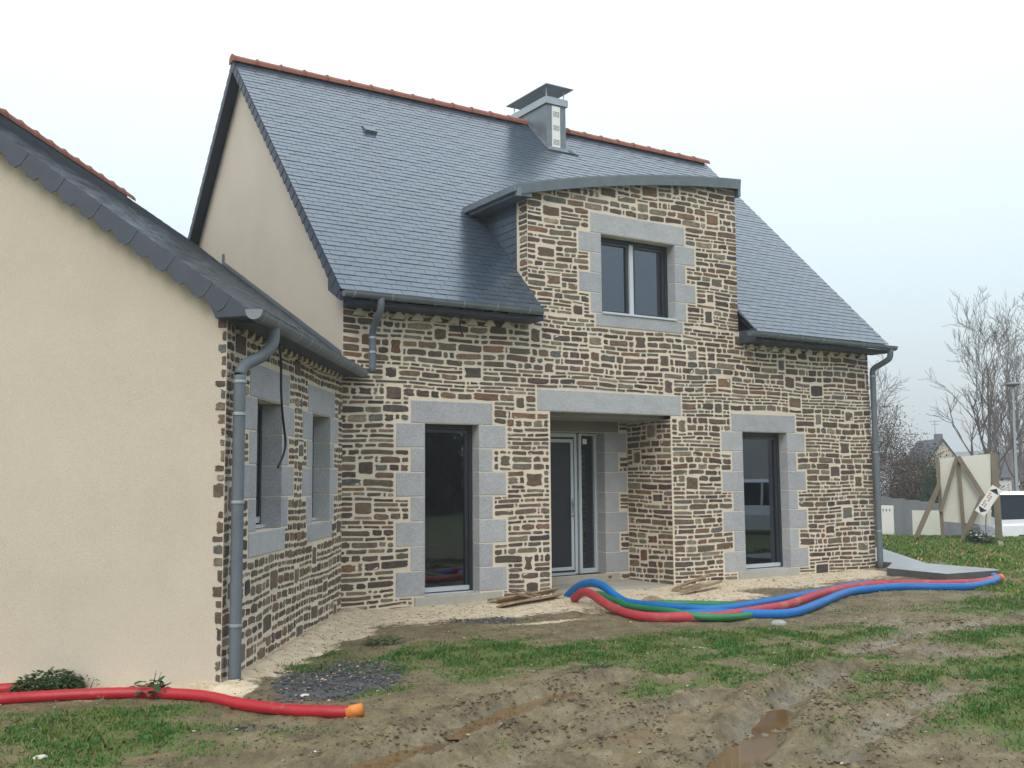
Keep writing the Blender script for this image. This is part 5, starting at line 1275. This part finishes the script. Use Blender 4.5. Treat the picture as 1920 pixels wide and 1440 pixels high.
# street lamp
t=thing('street_lamp','grey street lamp post rising in front of the poplars','street lamp',W(1.72,38,-.7))
MB().tube([W(1.72,38,-.7),W(1.72,38,1.9),W(1.76,38,4.4)],[.055,.045,.028],8).build('post',M['zinc_pale'],t)
b=MB(); b.tube([W(1.76,38,4.4),W(1.76,38,4.52)],.05,8); b.build('bracket',M['zinc'],t)
V=[];n=10
for r_,z in ((.05,4.62),(.25,4.56),(.26,4.52),(.07,4.46)):
    for j in range(n): a=2*math.pi*j/n; q=np.array(W(1.76,38,z)); V.append((q[0]+r_*math.cos(a),q[1]+r_*math.sin(a),z))
mk('lamp_head',V,[(k*n+j,k*n+(j+1)%n,(k+1)*n+(j+1)%n,(k+1)*n+j) for k in range(3) for j in range(n)]+[tuple(range(n))],M['zinc_dark'],t)
# parked cars
def car(lab,org,fwd,sc=1.0,nm='parked_car'):
    """origin = ground point under the middle of the front bumper; fwd = driving direction"""
    f=Vector(fwd).normalized(); s_=f.cross(Vector((0,0,1))); o=Vector(org); t=thing(nm,lab,'car',tuple(o))
    P=lambda x,y,z:tuple(o-f*x*sc+s_*y*sc+Vector((0,0,z*sc)))   # x back from the bumper
    # (x, z, halfwidth)
    st=[(0,[(.25,.70),(.50,.78),(.68,.72)]),(.12,[(.22,.80),(.52,.86),(.72,.80)]),(.75,[(.2,.85),(.6,.90),(.80,.84)]),(1.15,[(.2,.86),(.6,.90),(.86,.84)]),
        (3.9,[(.2,.86),(.6,.90),(.86,.84)]),(4.25,[(.25,.82),(.6,.86),(.86,.80)]),(4.35,[(.3,.74),(.6,.80),(.84,.76)])]
    V=[];F=[]
    for x,pr in st:
        row=[(-w_,z) for z,w_ in pr]+[(0,pr[-1][0]+.03)]+[(w_,z) for z,w_ in pr[::-1]]
        V+=[P(x,y,z) for y,z in row]
    m_=7
    for i in range(len(st)-1):
        for j in range(m_-1): F.append((i*m_+j,(i+1)*m_+j,(i+1)*m_+j+1,i*m_+j+1))
        F.append((i*m_+m_-1,(i+1)*m_+m_-1,(i+1)*m_,i*m_))
    F+=[tuple(range(m_))[::-1],tuple((len(st)-1)*m_+j for j in range(m_))]
    mk('body',V,F,M['white_paint'],t)
    # greenhouse
    def ring(pts,nm_,m2):
        V=[P(*p) for p in pts]; return V
    cb=[(.78,-.82,.82),(.78,.82,.82),(4.2,.80,.85),(4.2,-.80,.85)]; ct=[(1.45,-.66,1.50),(1.45,.66,1.50),(3.95,.66,1.50),(3.95,-.66,1.50)]
    V=[P(*p) for p in cb+ct]; mk('cabin_glass',V,[(0,1,5,4),(1,2,6,5),(2,3,7,6),(3,0,4,7)],M['car_glass'],t)
    V=[P(*p) for p in [(1.38,-.70,1.49),(1.38,.70,1.49),(4.0,.70,1.49),(4.0,-.70,1.49),(1.52,-.60,1.58),(1.52,.60,1.58),(3.9,.58,1.57),(3.9,-.58,1.57)]]
    mk('roof_panel',V,[(0,1,5,4),(1,2,6,5),(2,3,7,6),(3,0,4,7),(4,5,6,7),(3,2,1,0)],M['white_paint'],t)
    for sd_ in (-1,1):
        for (xa,za,xb,zb) in ((.76,.81,1.42,1.51),(2.4,.85,2.4,1.5),(4.2,.85,3.97,1.5)):
            b=MB(); ya,yb=.825*sd_,.675*sd_; b.tube([P(xa,ya,za),P(xb,yb,zb)],.035*sc,5); b.build('pillar',M['white_paint'],t)
        for xw in (.85,3.45):
            c0=Vector(P(xw,.66*sd_,.31)); c1=Vector(P(xw,.88*sd_,.31)); b=MB(); b.tube([c0,c1],.31*sc,16); w_=b.build('wheel',M['black'],t); b=MB(); b.tube([c1,c1+(c1-c0)*.04],.19*sc,10); b.build('rim',M['zinc_pale'],w_)
        b=MB(); V=[P(-.004,.50*sd_,.56),P(.03,.78*sd_,.56),P(.10,.80*sd_,.72),P(.02,.52*sd_,.70)]; b.add([tuple(v) for v in V],[(0,1,2,3)]); b.build('headlight',M['zinc_pale'],t)
        b=MB(); b.tube([P(1.3,.88*sd_,1.0),P(1.3,1.02*sd_,1.06)],.06*sc,6); b.build('mirror',M['white_paint'],t)
    b=MB(); b.add([P(-.006,-.40,.34),P(-.006,.40,.34),P(-.004,.38,.45),P(-.004,-.38,.45)],[(0,1,2,3)]); b.build('grille',M['black'],t)
    b=MB(); b.add([P(-.010,-.26,.50),P(-.010,.26,.50),P(-.010,.26,.60),P(-.010,-.26,.60)],[(0,1,2,3)]); b.build('number_plate',M['white_plain'],t)
    return t
car('white parked car beyond the lawn, cut by the right edge',W(1.86,32.6,-.68),-Fh+Rh*.10,1.06)
# things only seen mirrored in the right-hand glazed door
hw=Vector((29,-20,0)); 
def box_house(name,lab,o,ang,wd,dp,ev,ap):
    U=np.array([math.cos(ang),math.sin(ang),0]);Nn=np.array([math.sin(ang),-math.cos(ang),0]); f_=Fr((o[0],o[1],0),U,Nn); t=thing(name,lab,'house',f_(wd/2,0,-.3))
    V=[f_(0,0,-.5),f_(wd,0,-.5),f_(wd,0,ev),f_(wd/2,0,ap),f_(0,0,ev),f_(0,-dp,-.5),f_(wd,-dp,-.5),f_(wd,-dp,ev),f_(wd/2,-dp,ap),f_(0,-dp,ev)]
    mk('wall',V,[(0,1,2,3,4),(9,8,7,6,5),(0,4,9,5),(1,6,7,2)],M['white_panel'],t)
    V=[f_(-.3,.3,ev-.3),f_(wd/2,.3,ap+.1),f_(wd+.3,.3,ev-.3),f_(-.3,-dp,ev-.3),f_(wd/2,-dp,ap+.1),f_(wd+.3,-dp,ev-.3)]
    mk('roof',V,[(0,1,4,3),(1,2,5,4)],M['slate_flat'],t)
    for k in (.2,.6): b=MB(); b.box((wd*k,.0,.9),(wd*k+1.1,.03,2.1),fr=f_); b.build('window',M['anthracite'],t)
for i,(x_,y_,w__,h__) in enumerate([(9,-30,9,5.5),(17,-33,9,6.0),(2,-33,9,5.0)]):
    q=np.array([x_,y_,0])-CAM; blob_leaves('tall_hedge','dark hedge mirrored in the glazed door, '+['middle','far','near'][i]+' of three','hedge',float(q@Rh),-.5,float(q@Fh),w__,h__,7000,[(.03,.045,.02),(.05,.045,.03)],.40,seed=30+i)
box_house('neighbour_house','white gabled neighbour house mirrored in the right-hand glazed door',(20,-24),R(50),11,9,2.9,6.5)
car('white parked car mirrored in the right-hand glazed door',(15.5,-10.5,-.15),(-.5,-.8,0))


# ---------------------------------------------------------------- mist
hz=MB().box((-60,-60,-3),(420,420,40)).build('haze',None); hz['kind']='stuff'
m=bpy.data.materials.new('mist'); m.use_nodes=True; t_=m.node_tree; t_.nodes.clear()
o_=t_.nodes.new('ShaderNodeOutputMaterial'); pv=t_.nodes.new('ShaderNodeVolumePrincipled'); pv.inputs['Density'].default_value=.0019; pv.inputs['Color'].default_value=(.93,.97,1,1); pv.inputs['Anisotropy'].default_value=.2
t_.links.new(pv.outputs[0],o_.inputs['Volume']); hz.data.materials.append(m)
